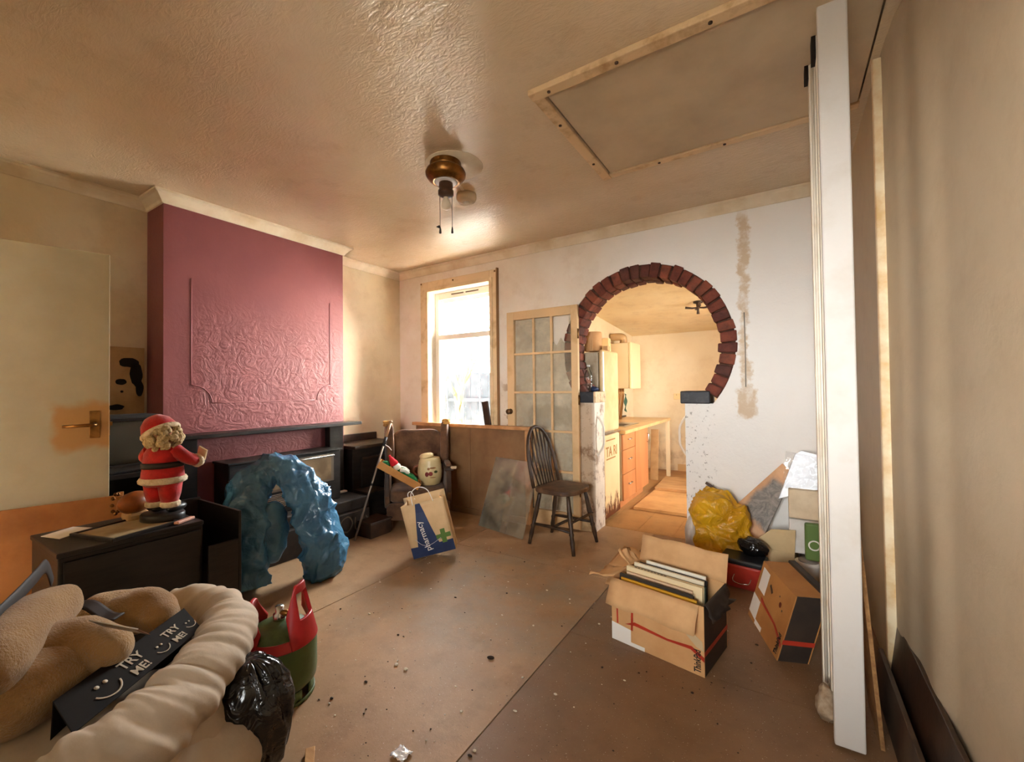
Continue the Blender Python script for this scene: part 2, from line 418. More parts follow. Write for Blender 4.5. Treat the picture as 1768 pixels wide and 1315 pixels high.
# black caps on the two piers
m_cap = mat('black_slate_cap', S(44, 44, 50), .5, S(70, 68, 70), 18, .5, .75, bump=.2)
m_chip = mat('chipped_cream', S(228, 200, 160), .6, S(160, 118, 80), 22, .5, .7, bump=.3)
pc = MB().box2((-.68, YB-.02, 1.117), (-.468, YB2+.02, 1.213)).build('pier_cap', m_cap, wback, bevel=.008)
pc = MB().box2((-1.52, YB-.02, 1.117), (-1.393, YB2+.02, 1.213)).build('pier_cap', m_cap, wback, bevel=.006)
MB().box2((-1.393, YB-.02, 1.117), (-1.372, YB2+.02, 1.213)).build('cap_end', m_chip, wback, bevel=.006)
# left wall, chimney breast
wl = struct(MB().box2((-3.9, -1.3, 0), (XL, YB+.1, H)).build('wall_left', M_LEFT))
CX, CY0, CY1 = -3.5, 1.165, 2.55
ch = struct(MB().box2((XL-.02, CY0, 0), (CX, CY1, H)).build('wall_chimney', M_PINK))
bead = mat('pink_bead', S(178, 112, 120), .45)
def beadline(pts): MB().tube(pts, .0035, 6).build('panel_bead', bead, ch)
for yy in (CY0+.16, CY1-.14):
    beadline([(CX+.001, yy, z/10) for z in (13, 15, 17, 19, 20.5)])
for cy, sgn in ((CY0+.16, 1), (CY1-.14, -1)):
    beadline([(CX+.001, cy+sgn*.13*math.sin(t*PI/16), 1.17+.13*math.cos(t*PI/16)) for t in range(9)])
beadline([(CX+.001, CY0+.29+i*.08, 1.17) for i in range(11)])
# front walls (behind and beside the camera): left part with doorway, return, front with an added window
struct(MB().box2((XL, -.12, 0), (-3.2, -.02, H)).box2((-3.2, -.12, 2.02), (-2.35, -.02, H)).box2((-2.42, YF, 0), (-2.35, -.02, H)).build('wall_front_left', M_LEFT))
struct(MB().box2((XL, -1.3, 0), (-2.35, -1.22, H)).build('wall_hall', M_LEFT))
FX0, FX1, FZ0, FZ1 = -.8, .1, .90, 2.10  # unseen window, added to light the room from behind the camera
holed_wall('wall_front', [[(-2.42, 0), (.55, 0), (.55, H), (-2.42, H)], [(FX0, FZ0), (FX1, FZ0), (FX1, FZ1), (FX0, FZ1)]], YF-.12, YF, M_LEFT)
# right wall: bellied old plaster
def xr(y):
    def st(a, b):
        t = max(0, min(1, (y-a)/(b-a))); return t*t*(3-2*t)
    return XR-.020*st(1.66, 1.82)+.004*st(1.84, 1.95)-.014*st(1.98, 2.10)-.004*st(2.12, 2.2)
mb = MB().grid(lambda u, v: (xr(-1.3+4.9*u)+.002*fbm((0, u*6, v*3), 1.2), -1.3+4.9*u, H*v), 190, 20)
mb.box2((XR+.03, -1.3, 0), (XR+.12, YB+.1, H))
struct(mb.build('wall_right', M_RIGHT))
struct(MB().box2((.332, 2.27, 0), (.372, 2.30, 2.585)).build('trim_1', mat('cream_strip', S(246, 228, 194), .35, S(222, 184, 128), 8), bevel=.004))
# coving
def coving(name, pts, ins):
    """polyline at the wall-ceiling edge, ins = inward normals per vertex"""
    prof = [(.0, -.075), (.012, -.075), (.02, -.058), (.05, -.022), (.068, -.014), (.068, .0)]
    mb = MB(); k = len(prof); vs = []
    for (x, y), (nx, ny) in zip(pts, ins):
        for d, z in prof: vs.append((x+nx*d, y+ny*d, H+z))
    fs = [(i*k+j, i*k+j+1, (i+1)*k+j+1, (i+1)*k+j) for i in range(len(pts)-1) for j in range(k-1)]
    mb.add(vs, fs); return struct(mb.build(name, M_COVE))
coving('trim_2', [(XL, -.02), (XL, CY0), (CX, CY0), (CX, CY1), (XL, CY1), (XL, YB), (XR, YB)],
       [(1, 1), (1, -1), (1, -1), (1, 1), (1, 1), (1, -1), (-1, -1)])
M_BB = mat('skirting_brown', S(120, 88, 62), .5, S(80, 56, 38), 6)
struct(MB().box2((-2.40, YB-.016, 0), (-1.43, YB, .11)).build('baseboard_back', mat('skirting_cream', S(214, 186, 144), .5, S(150, 112, 74), 8)))
# ------------------------------------------------------------------ kitchen shell
struct(MB().box2((-2.1, YB2, 0), (-2.0, 6.8, 2.5)).build('wall_kitchen_left', M_KIT))
struct(MB().box2((-2.12, YB2+.02, 0), (-2.102, 6.8, 2.5)).build('wall_yard_side', mat('white_render', S(238, 236, 230), .9, S(224, 220, 212), 3)))
struct(MB().box2((-2.1, 6.7, 0), (.8, 6.8, 2.5)).build('wall_kitchen_back', M_KIT))
kr = MB()
for a, b in [((4.45, 0), (5.25, .95)), ((4.45, 1.85), (5.25, 2.5)), ((YB2, 0), (4.45, 2.5)), ((5.25, 0), (6.7, 2.5))]:
    kr.box2((.6, a[0], a[1]), (.7, b[0], b[1]))
struct(kr.build('wall_kitchen_right', M_KIT))
struct(MB().add([(-2.1, YB2, 2.27), (.7, YB2, 2.27), (.7, 6.8, 2.04), (-2.1, 6.8, 2.04), (-2.1, YB2, 2.37), (.7, YB2, 2.37), (.7, 6.8, 2.14), (-2.1, 6.8, 2.14)],
       [(0, 1, 2, 3), (7, 6, 5, 4), (0, 4, 5, 1), (1, 5, 6, 2), (2, 6, 7, 3), (3, 7, 4, 0)]).build('ceiling_kitchen', M_KCEIL))
struct(MB().box2((-1.35, 6.685, 0), (.6, 6.7, .1)).build('baseboard_kitchen', mat('kitchen_skirting', S(220, 180, 124), .5)))

# ------------------------------------------------------------------ windows
def window(n, x0, x1, z0, z1, y, full):
    root = struct(MB().box2((x0, y, z0), (x0+.05, y+.06, z1)).box2((x1-.05, y, z0), (x1, y+.06, z1)).box2((x0+.05, y, z1-.075), (x1-.05, y+.06, z1)).box2((x0+.05, y, z0), (x1-.05, y+.06, z0+.05))
                  .build('window_%d' % n, M_UPVC, bevel=.004))
    return root
w1 = window(1, WX0, WX1, WZ0, WZ1, 3.615, True)
TZ = 1.80
MB().box2((WX0+.05, 3.612, TZ), (WX1-.05, 3.68, TZ+.055)).build('transom', M_UPVC, w1, bevel=.004)
MB().box2((WX0+.05, 3.64, WZ0+.05), (WX1-.05, 3.646, TZ)).build('pane', M_GLASS, w1)
for a in (-3.07, -2.87):
    MB().box2((a, 3.609, 2.288), (a+.17, 3.616, 2.300)).build('trickle_vent', mat('vent_slot', S(110, 92, 74), .6), w1)
# top-hung sash pushed open outwards
sash = MB(); SX0, SX1, SH = WX0+.055, WX1-.055, .385
for a, b in [((SX0, 0, -SH), (SX0+.04, .045, 0)), ((SX1-.04, 0, -SH), (SX1, .045, 0)), ((SX0+.04, 0, -.04), (SX1-.04, .045, 0)), ((SX0+.04, 0, -SH), (SX1-.04, .045, -SH+.04))]:
    sash.box2(a, b)
so = sash.build('sash', M_UPVC, w1, loc=(0, 3.635, WZ1-.078), rot=(R(24), 0, 0), bevel=.003)
MB().box2((SX0+.04, .018, -SH+.04), (SX1-.04, .024, -.04)).build('pane', M_GLASS, so)
MB().tube([(-2.9, 0, -SH+.03), (-2.9, -.02, -SH+.09), (-2.91, -.01, -SH+.17)], .005, 6).build('stay', mat('stay_metal', S(150, 140, 125), .3, metal=.8), so)
# timber casing round the window
for a, b in [((-3.426, YB-.022, .72), (WX0, YB, 2.44)), ((WX1, YB-.022, .72), (-2.383, YB, 2.44)), ((WX0, YB-.022, WZ1), (WX1, YB, 2.44)),
             ((-3.35, YB-.034, .72), (WX0, YB-.02, 2.365)), ((WX1, YB-.034, .72), (-2.44, YB-.02, 2.365)), ((WX0, YB-.034, WZ1), (WX1, YB-.02, 2.365))]:
    MB().box2(a, b).build('casing', M_CASE, w1, bevel=.004)
MB().box2((-2.392, YB-.03, .72), (-2.378, YB, 2.45)).build('casing_edge', mat('casing_dark', S(150, 110, 70), .6), w1)
MB().box2((WX0-.1, YB-.08, .69), (WX1+.1, 3.615, .72)).build('window_sill', M_CASE, w1, bevel=.005)
for x, z in [(-3.41, 2.425), (-2.95, 2.41), (-2.41, 2.42)]:
    MB().ell((x, YB-.024, z), .009).build('filler_blob', mat('filler', S(140, 105, 70), .8), w1)
w2 = window(2, FX0, FX1, FZ0, FZ1, YF-.09, False)  # frame of the added, unseen front window
MB().box2((FX0+.05, YF-.07, FZ0+.05), (FX1-.05, YF-.064, FZ1-.07)).build('pane', M_GLASS, w2)
k3 = struct(MB().box2((.63, 4.45, .95), (.68, 4.49, 1.85)).box2((.63, 5.21, .95), (.68, 5.25, 1.85)).box2((.63, 4.49, 1.81), (.68, 5.21, 1.85)).box2((.63, 4.49, .95), (.68, 5.21, .99)).box2((.63, 4.83, .99), (.68, 4.87, 1.81)).build('window_3', M_UPVC))
for a in (4.49, 4.87):
    MB().box2((.652, a, .99), (.657, a+.34, 1.81)).build('pane', M_GLASS, k3)

# ------------------------------------------------------------------ outside: yard, fence, bare tree
yard = struct(MB().box2((-9, 3.76, -.1), (-2.12, 11, -.02)).build('yard_ground', mat('yard_paving', S(240, 236, 228), .9, S(226, 220, 210), 3)))
struct(MB().box2((-12, -14, -.12), (12, -1.4, -.04)).build('street_ground', mat('street_asphalt', S(104, 102, 98), .9, S(84, 82, 80), 3)))
struct(MB().box2((-3.2, -3.1, 2.28), (2.2, -.9, 2.36)).build('sky_blocker', mat('blocker_grey', S(120, 114, 106), .9)))  # unseen slab added to cut steep sky light at the front opening
struct(MB().box2((.85, 2.0, -.12), (9, 12, -.04)).build('side_ground', mat('side_paving', S(150, 142, 130), .9, S(130, 124, 112), 3)))
fm = mat('weathered_fence', S(40, 42, 44), 1, S(30, 32, 34), 5, bump=.3, bscale=20, spec=0)
fence = thing('garden_fence', 'weathered board fence seen pale through the window', 'fence', (0, 0, 0))
for i in range(26):
    x = -7.6+i*.205
    MB().box2((x, 6.6+.015*(i % 2), -.02), (x+.19, 6.62+.015*(i % 2), 1.56+random.uniform(-.02, .02))).build('board', fm, fence)
for z in (.35, 1.0): MB().box2((-7.6, 6.56, z), (-2.3, 6.6, z+.07)).build('rail', fm, fence)
tm = mat('pale_bark', S(92, 82, 60), 1, S(70, 60, 44), 10, bump=.3, spec=0)
tree = thing('bare_tree', 'pale leafless tree in the yard outside the window', 'tree', (-4.22, 5.1, -.02))
trunk = MB(); twig = MB()
def branch(p, d, r, L, dep):
    pts = [Vector(p)]; rs = [r]; d = Vector(d).normalized()
    for i in range(5):
        d = (d+Vector((random.uniform(-.25, .25), random.uniform(-.2, .2), random.uniform(-.08, .2)))).normalized()
        pts.append(pts[-1]+d*L/5); rs.append(r*(1-.13*(i+1)))
    (trunk if dep < 2 else twig).tube(pts, rs, 5 if dep else 8)
    if dep < 4:
        for k in range(3 if dep < 2 else 2):
            q = pts[2+k % 4] if dep else pts[3+k % 3]
            nd = d+Vector((random.uniform(-.9, .9), random.uniform(-.6, .6), random.uniform(-.1, .6)))
            branch(q, nd, r*.55, L*.68, dep+1)
branch((0, 0, 0), (.05, 0, 1), .06, 1.2, 0)
trunk.build('trunk', tm, tree); tag(twig.build('twigs', tm, tree), kind='stuff')

# ------------------------------------------------------------------ shared object materials
M_BLKW = mat('black_stained_wood', S(40, 33, 29), .42, S(24, 20, 18), 6, bump=.1, bscale=25, stretch=(1, 1, 6))
M_DKW = mat('dark_brown_wood', S(70, 48, 34), .4, S(44, 30, 22), 8, bump=.12, bscale=30)
M_CARD = mat('cardboard', S(216, 168, 116), .8, S(204, 154, 102), 5, bump=.06, bscale=60)
M_CARDIN = mat('cardboard_inside', S(212, 168, 120), .85, S(196, 152, 104), 6)
M_PLY = mat('plywood', S(204, 158, 104), .65, S(180, 132, 80), 4, bump=.08, stretch=(1, 6, 1))
M_PAPER = mat('white_paper', S(238, 234, 228), .7)
M_BRASS = mat('tarnished_brass', S(150, 104, 52), .3, S(96, 62, 30), 14, metal=.9)
M_CHROME = mat('worn_chrome', S(200, 196, 188), .25, metal=.9)
M_INK = mat('black_ink', S(24, 20, 20), .7)

# ------------------------------------------------------------------ fireplace
fp = thing('fire_surround', 'black painted fire surround with a mantel shelf on the pink chimney breast', 'fireplace', (CX, 1.87, 0))
MB().box2((-.01, -.68, .935), (.19, .74, .962)).build('mantel_shelf', M_BLKW, fp, bevel=.004)
for y in (-.61, .55):
    MB().box2((.002, y-.065, .32), (.075, y+.075, .935)).build('pilaster', M_BLKW, fp, bevel=.004)
MB().box2((.076, .485, .325), (.12, .63, .34)).build('plinth_strip', mat('strip_cream', S(220, 205, 180), .4), fp, bevel=.003)
hm = mat('black_slate_hearth', S(40, 34, 30), .5, S(58, 46, 38), 12, bump=.2)
he = thing('raised_hearth', 'black raised hearth plinth with faint white scrawl on its front', 'hearth', (CX, 1.9, 0))
MB().box2((.0, -.71, .22), (.36, .645, .315)).build('hearth_slab', hm, he, bevel=.01)
MB().box2((.0, -.71, .0), (.40, .62, .22)).build('hearth_base', hm, he, bevel=.008)
scr = mat('chalk_scrawl', S(112, 98, 82), .9)
SCR = []
for pts in ([(.30, .05), (.33, .16), (.40, .19), (.44, .13), (.40, .07), (.35, .08), (.33, .12)], [(.47, .17), (.47, .08), (.51, .07), (.53, .18)], [(.55, .2), (.55, .09), (.6, .11), (.58, .16)]):
    SCR.append(pts)
gf = thing('gas_fire', 'dark gas fire with a bronze panel standing on the hearth', 'fire', (-3.4, 1.93, .315))
MB().box2((-.09, -.47, 0), (.13, .42, .42)).build('casing', M_BLKW, gf, bevel=.008)
MB().box2((-.09, -.48, .42), (.145, .43, .435)).build('top_plate', M_BLKW, gf, bevel=.003)
MB().box2((.131, -.20, .17), (.138, .35, .40)).build('bezel', mat('dull_steel', S(120, 110, 100), .35, metal=.8), gf, bevel=.002)
MB().box2((.138, -.17, .19), (.143, .32, .375)).build('bronze_panel', mat('bronze_glass', S(150, 128, 98), .3, S(110, 90, 66), 5), gf)
MB().tube([(.146, -.2, .385), (.146, .35, .385)], .006, 6).build('chrome_rail', M_CHROME, gf)
for i in range(9):
    MB().box2((.13, -.40, .05+.012*i), (.137, .0, .056+.012*i)).build('grille_slat', M_CHROME, gf)
for i in range(7):
    MB().ell((.06, .3+i*.07, .012), (.05, .03, .02)).each(lambda q: q+Vector((0, 0, .006*fbm(q, 30)))).build('coal_lump', hm, gf) if i < 2 else None
# sideboard in the right alcove
sb = thing('alcove_cupboard', 'dark wooden cupboard filling the alcove right of the fireplace', 'cupboard', (-3.55, 2.95, 0))
MB().box2((-.22, -.385, 0), (.16, .18, .70)).build('carcass', M_BLKW, sb, bevel=.004)
MB().box2((-.225, -.39, .70), (.20, .19, .73)).build('worktop', M_DKW, sb, bevel=.005)
MB().box2((-.225, -.39, .73), (-.19, .19, .80)).build('upstand', M_DKW, sb, bevel=.004)
d_ = MB().box2((.16, -.30, .12), (.185, .16, .62)).build('door', M_BLKW, sb, bevel=.004)
MB().box2((.185, -.30, .60), (.197, .16, .615)).build('door_lip', M_DKW, d_)
MB().box2((.16, -.385, .0), (.36, -.17, .315)).build('plinth', M_BLKW, sb, bevel=.004)
MB().box2((.16, -.385, .315), (.37, -.165, .33)).build('lower_shelf', M_DKW, sb, bevel=.003)
bl = thing('dark_box', 'small dark wooden box on the floor beside the hearth', 'box', (-3.0, 2.50, 0))
MB().box2((-.13, -.10, 0), (.06, .12, .12)).build('body', M_DKW, bl, bevel=.006)
MB().box2((-.14, -.11, .12), (.07, .13, .135)).build('lid', M_DKW, bl, bevel=.005)

# ------------------------------------------------------------------ blue sack draped in an arch
bm_ = NT('blue_polythene'); bm_.out(bm_.mix(bm_.ramp(bm_.noise(3, 4), .35, .65), S(56, 104, 140), S(84, 138, 172)), .26, 0, .6)
vo = bm_.n('ShaderNodeTexVoronoi', feature='DISTANCE_TO_EDGE'); vo.inputs['Scale'].default_value = 9; bm_.l(bm_.tc, vo.inputs['Vector'])
bm_.bump(bm_.math('SUBTRACT', bm_.math('MULTIPLY', vo.outputs['Distance'], -.8), bm_.math('MULTIPLY', bm_.noise(20, 3, .5, None, 1), .35)), .8, .03); M_BLUE = bm_.m
path = [(-2.86, 1.36, .03), (-2.90, 1.38, .22), (-2.93, 1.40, .42), (-2.95, 1.43, .60), (-2.92, 1.50, .71), (-2.84, 1.58, .74), (-2.77, 1.65, .67), (-2.71, 1.71, .50), (-2.67, 1.76, .30), (-2.65, 1.78, .12), (-2.66, 1.78, .015)]
rad = [.18, .18, .175, .16, .125, .10, .115, .14, .15, .15, .145]
def dense(pts, rs, k):
    P, Q = [], []
    n_ = len(pts)
    for i in range(n_-1):
        a, b, c, d = [Vector(pts[max(0, min(n_-1, j))]) for j in (i-1, i, i+1, i+2)]
        for t in range(k):
            u = t/k
            P.append(.5*((2*b)+(c-a)*u+(2*a-5*b+4*c-d)*u*u+(3*b-a-3*c+d)*u**3)); Q.append(rs[i]*(1-u)+rs[i+1]*u)
    P.append(Vector(pts[-1])); Q.append(rs[-1]); return P, Q
P_, Q_ = dense(path, rad, 12)
mb = MB().tube(P_, Q_, 72, sq=(.66, 1.0))
def crumple(q):
    w_ = q+Vector((fbm(q, 4, 2, 1), fbm(q, 4, 2, 2), fbm(q, 4, 2, 3)))*.05
    a = .3+max(0, ridge(w_, 4.5, 1))**3*.55+max(0, ridge(w_, 9, 2))**3*.35+max(0, ridge((w_.x*2, w_.y*2, w_.z*.7), 7, 9))**3*.25+fbm(q, 3, 3, 5)*.35
    c = min(P_, key=lambda p: (p-q).length_squared); d = (q-c)
    q = q+d.normalized()*(a-.6)*.06
    return Vector((q.x, q.y, max(q.z, .004)))
mb.each(crumple)
blue = thing('blue_sack', 'crumpled blue plastic sack arched up in front of the gas fire', 'sack', (0, 0, 0))
mb.build('sack_skin', M_BLUE, blue)
for pts in SCR:
    sm, _q = dense([(.401, y, z) for y, z in pts], [.006]*len(pts), 5)
    MB().tube(sm, .006, 6, sq=(1, .3)).build('scrawl', scr, he)
# lower lobe of the sack hanging inside the arch
mb = MB().ell((-2.80, 1.52, .34), (.07, .10, .20), n=30, m=22)
mb.each(lambda q: q-Vector((facet(q, 7, 4), facet(q, 7, 5), 0))*.03)
mb.build('hanging_fold', M_BLUE, blue)

# ------------------------------------------------------------------ black unit with things on it
DZ = .62
dk = thing('black_unit', 'low black wooden unit carrying the red-coated figurine', 'cabinet', (-2.63, .72, 0))
MB().box2((-.22, -.25, 0), (.20, .25, DZ-.02)).build('carcass', M_BLKW, dk, bevel=.006)
MB().box2((-.225, -.255, DZ-.02), (.21, .25, DZ)).build('top', M_BLKW, dk, bevel=.004)
for i in range(2):
    MB().box2((.20, -.235, .06+.27*i), (.214, .235, .31+.27*i)).build('drawer_front', M_BLKW, dk, bevel=.004)
MB().box2((-.225, .25, 0), (-.205, .40, DZ+.03)).build('bin_back', M_BLKW, dk, bevel=.003)
MB().box2((-.205, .385, 0), (.26, .40, DZ+.02)).build('bin_side', M_BLKW, dk, bevel=.003)
MB().box2((.245, .25, 0), (.26, .385, DZ-.12)).build('bin_front', M_BLKW, dk, bevel=.003)
MB().box2((-.205, .25, 0), (.245, .385, .3)).build('bin_base', M_BLKW, dk)
# picture frame lying on the unit
pf = thing('picture_frame', 'thin black picture frame lying face up on the black unit', 'picture frame', (-2.575, .722, DZ), R(15.5))
MB().box2((-.13, -.128, 0), (.13, .128, .008)).build('backing', mat('frame_linen', S(170, 152, 116), .7, S(150, 132, 98), 12), pf)
for a, b in [((-.14, -.138, 0), (.14, -.124, .014)), ((-.14, .124, 0), (.14, .138, .014)), ((-.14, -.124, 0), (-.126, .124, .014)), ((.126, -.124, 0), (.14, .124, .014))]:
    MB().box2(a, b).build('frame_side', M_BLKW, pf, bevel=.002)
tag(MB().add([(-2.78, .485, DZ+.001), (-2.845, .60, DZ+.001), (-2.74, .645, DZ+.001), (-2.66, .52, DZ+.001), (-2.78, .485, DZ+.003), (-2.845, .60, DZ+.003), (-2.74, .645, DZ+.003), (-2.66, .52, DZ+.003)],
    [(0, 1, 2, 3), (4, 7, 6, 5), (0, 4, 5, 1), (1, 5, 6, 2), (2, 6, 7, 3), (3, 7, 4, 0)]).build('paper_sheet', M_PAPER), 'white paper sheet lying at the corner of the black unit', 'paper')
tag(MB().box((-2.475, .91, DZ+.008), (.025, .10, .014), rot=(0, 0, .5)).build('pink_packet', mat('pink_wrap', S(214, 160, 140), .4), bevel=.004), 'slim pink packet at the foot of the red-coated figurine', 'packet')
# small brown barrel ornament with gold trim
ho = thing('barrel_ornament', 'small brown barrel ornament with gold beads on the black unit', 'ornament', (-2.74, .80, DZ))
MB().ell((0, 0, .085), (.062, .085, .055), rot=(0, 0, R(40))).build('barrel', mat('brown_lacquer', S(150, 84, 34), .35, S(110, 58, 24), 9), ho)
MB().box2((-.05, -.045, 0), (.05, .045, .045)).build('stand', mat('ornament_cream', S(200, 160, 110), .6), ho, bevel=.015)
for i in range(9):
    a = 2*PI*i/9
    MB().ell((-.05+.045*math.cos(a)*.64, -.06+.045*math.cos(a)*-.5, .085+.048*math.sin(a)), .009, n=8, m=6).build('gold_bead', M_BRASS, ho)
# figurine, seen from behind
fg = thing('toy_figurine', 'toy figurine in red coat and cap with white trim on a black base', 'figurine', (-2.60, .865, DZ), R(28))
m_red = mat('red_felt', S(196, 22, 26), .85, S(160, 12, 18), 20, bump=.2, bscale=120, sheen=.4)
m_fur = mat('white_fur_trim', S(240, 226, 200), .95, S(210, 186, 150), 30, bump=.9, bscale=90)
MB().lathe([(.085, 0), (.085, .035), (.08, .042)], 28).each(lambda q: (q.x*1.15, q.y*.9, q.z)).build('base', mat('black_plastic', S(38, 36, 36), .4), fg)
for s_ in (-1, 1):
    mb = MB().ell((.040*s_, .035, .058), (.028, .055, .022), n=14)
    mb.build('boot', mat('black_plastic', S(38, 36, 36), .4), fg)
    MB().lathe([(.034, .068), (.041, .074), (.041, .090), (.036, .096)], 16, Matrix.Translation((.040*s_, 0, 0))).build('trouser_cuff', m_fur, fg)
    MB().lathe([(.034, .09), (.044, .13), (.050, .19)], 16, Matrix.Translation((.038*s_, 0, 0))).each(lambda q: q+Vector((.003*fbm(q, 40), .003*fbm(q, 40, 3, 2), 0))).build('trouser_leg', m_red, fg)
mb = MB().lathe([(.02, .17), (.075, .175), (.092, .205), (.088, .25), (.082, .30), (.078, .335), (.06, .365), (.03, .38)], 28)
mb.each(lambda q: Vector((q.x*1.05, q.y*.82, q.z+.12*(q.x*.25)+.003*fbm(q, 30))))
mb.build('coat', m_red, fg)
MB().lathe([(.090, .185), (.101, .192), (.103, .205), (.096, .216), (.088, .216)], 28).each(lambda q: Vector((q.x*1.05, q.y*.84, q.z+.03*q.x))).build('coat_hem', m_fur, fg)
MB().lathe([(.086, .262), (.0905, .264), (.0905, .288), (.085, .29)], 28).each(lambda q: Vector((q.x*1.05, q.y*.84, q.z+.03*q.x))).build('belt', mat('belt_black', S(40, 28, 22), .4), fg)
for s_ in (-1, 1):
    P2, Q2 = dense([(.062*s_, .0, .345), (.105*s_, .015, .31), (.115*s_, .065, .285)], [.034, .03, .028], 5)
    a_ = MB().tube(P2, Q2, 12).build('sleeve', m_red, fg)
    MB().lathe([(.026, -.012), (.034, -.008), (.034, .010), (.026, .014)], 14, Matrix.Translation((.116*s_, .072, .283)) @ Euler((R(-75), 0, 0)).to_matrix().to_4x4()).build('fur_cuff', m_fur, a_)
    MB().ell((.117*s_, .095, .278), (.02, .024, .02), n=12).build('mitten', mat('black_plastic', S(38, 36, 36), .4), a_)
MB().box((.125, .095, .315), (.05, .008, .07), rot=(.3, .5, 0)).build('song_card', mat('cream_card', S(236, 214, 176), .7), fg, bevel=.002)
m_hair = mat('curly_cream_hair', S(228, 208, 166), .9, S(190, 160, 112), 40, bump=1.0, bscale=60, bdist=.02)
mb = MB().ell((0, 0, .412), (.058, .058, .062), n=20, m=14); mb.build('head', mat('toy_skin', S(220, 160, 130), .5), fg)
mb = MB()
for i in range(110):
    a = random.uniform(0, 2*PI); t = random.uniform(-.95, .8)
    r_ = math.sqrt(1-t*t); mb.ell((.070*r_*math.cos(a)+.008, .064*r_*math.sin(a)-.006, .408+.064*t), random.uniform(.014, .021), n=8, m=6)
mb.build('curly_hair', m_hair, fg)
CM = Matrix.Translation((-.012, 0, .435)) @ Matrix.Rotation(R(-32), 4, 'Y')
mb = MB().lathe([(.070, .0), (.072, .02), (.060, .055), (.036, .080), (.006, .09)], 22, CM, cap=False)
cp = mb.build('cap', m_red, fg, solid=.003)
MB().tube([(.072*math.cos(2*PI*i/24), .072*math.sin(2*PI*i/24), 0) for i in range(24)], .013, 10, closed=True, M=CM).build('cap_band', m_fur, cp)

# ------------------------------------------------------------------ television, stand, canvas
tv = thing('television', 'dark grey tube television standing in the left alcove', 'television', (-3.47, .80, .775))
tvm = mat('charcoal_plastic', S(58, 62, 66), .45)
MB().box2((-.02, -.28, 0), (.17, .28, .345)).build('front_shell', tvm, tv, bevel=.015)
MB().add([(-.02, -.24, .03), (-.02, .24, .03), (-.02, .24, .31), (-.02, -.24, .31), (-.24, -.15, .07), (-.24, .15, .07), (-.24, .15, .25), (-.24, -.15, .25)],
    [(0, 1, 2, 3), (7, 6, 5, 4), (0, 4, 5, 1), (1, 5, 6, 2), (2, 6, 7, 3), (3, 7, 4, 0)]).build('rear_shell', tvm, tv, bevel=.01)
mb = MB().grid(lambda u, v: (.172+.012*(1-(2*u-1)**2)*(1-(2*v-1)**2), -.235+.47*u, .055+.255*v), 10, 8)
scn = mb.build('screen', mat('dark_screen', S(70, 68, 60), .18, spec=.6), tv, solid=.004)
for a, b in [((.17, -.25, .31), (.180, .25, .325)), ((.17, -.25, .04), (.180, .25, .053)), ((.17, -.25, .053), (.180, -.237, .31)), ((.17, .237, .053), (.180, .25, .31))]:
    MB().box2(a, b).build('screen_bezel', mat('bezel_black', S(26, 26, 28), .4), tv)
ts = thing('television_stand', 'black stand with open shelves under the old television', 'stand', (-3.47, .80, 0))
for z in (.02, .36, .745): MB().box2((-.27, -.33, z), (.19, .33, z+.03)).build('shelf', M_BLKW, ts, bevel=.003)
for y in (-.33, .305): MB().box2((-.27, y, 0), (.19, y+.025, .745)).build('side_panel', M_BLKW, ts, bevel=.003)
MB().box2((-.27, -.305, .05), (-.26, .305, .745)).build('back_panel', M_BLKW, ts)
vd = thing('video_player', 'flat black video player on the shelf under the television', 'video player', (-3.45, .85, .39))
MB().box2((-.16, -.21, 0), (.15, .21, .09)).build('case', mat('bezel_black', S(26, 26, 28), .4), vd, bevel=.005)
MB().box2((.15, -.14, .03), (.153, .06, .06)).build('slot', tvm, vd)
cv = thing('canvas_print', 'tan canvas with black shapes leaning behind the television', 'picture', (XL+.01, .90, 1.08), 0)
cvs = MB().box2((0, -.28, 0), (.025, .24, .48)).build('canvas', mat('tan_canvas', S(196, 164, 122), .85, S(176, 142, 100), 6), cv)
def blob(cy, cz, ry, rz, seed, n=22):
    return [(cy+ry*math.cos(2*PI*i/n)*(1+.22*noise.noise(Vector((math.cos(2*PI*i/n)*1.5+seed, math.sin(2*PI*i/n)*1.5, 0)))),
             cz+rz*math.sin(2*PI*i/n)*(1+.22*noise.noise(Vector((math.cos(2*PI*i/n)*1.5, math.sin(2*PI*i/n)*1.5+seed, 3))))) for i in range(n)]
Mx = frame((.0255, 0, 0), (0, 1, 0), (0, 0, 1))
for cy, cz, ry, rz, sd in [(.155, .375, .055, .032, 1), (.195, .30, .032, .085, 2), (.213, .20, .022, .055, 6), (.115, .245, .032, .020, 3), (.12, .18, .008, .008, 4), (.09, .075, .042, .02, 5)]:
    MB().prism(blob(cy, cz, ry, rz, sd), .001, Mx).build('black_shape', M_INK, cvs)

# ------------------------------------------------------------------ left door and brown board
ddir = Vector((-.232, -.973, 0)); dnor = Vector((.973, -.232, 0))
def m_door():
    k = NT('door_paint_worn'); s = k.sep()
    col = k.mix(k.ramp(k.noise(2, 6, .6), .35, .7), S(184, 172, 140), S(166, 152, 120))
    j = k.math('MULTIPLY', k.math('SUBTRACT', k.noise(6, 4), .5), .12)
    m = k.math('MULTIPLY', k.band(k.math('ADD', s[0], j), -.02, .20, .02), k.band(k.math('ADD', s[2], j), .97, 1.19, .025))
    col = k.mix(k.math('MULTIPLY', m, .85), col, S(176, 124, 54))
    k.out(col, .5); k.bump(k.noise(30, 4, .6), .12, .006); return k.m
do = thing('interior_door', 'off-white flush door standing open at the left with brass lever', 'door', (-2.99, .765, 0))
do.rotation_euler = (0, 0, math.atan2(ddir.y, ddir.x))
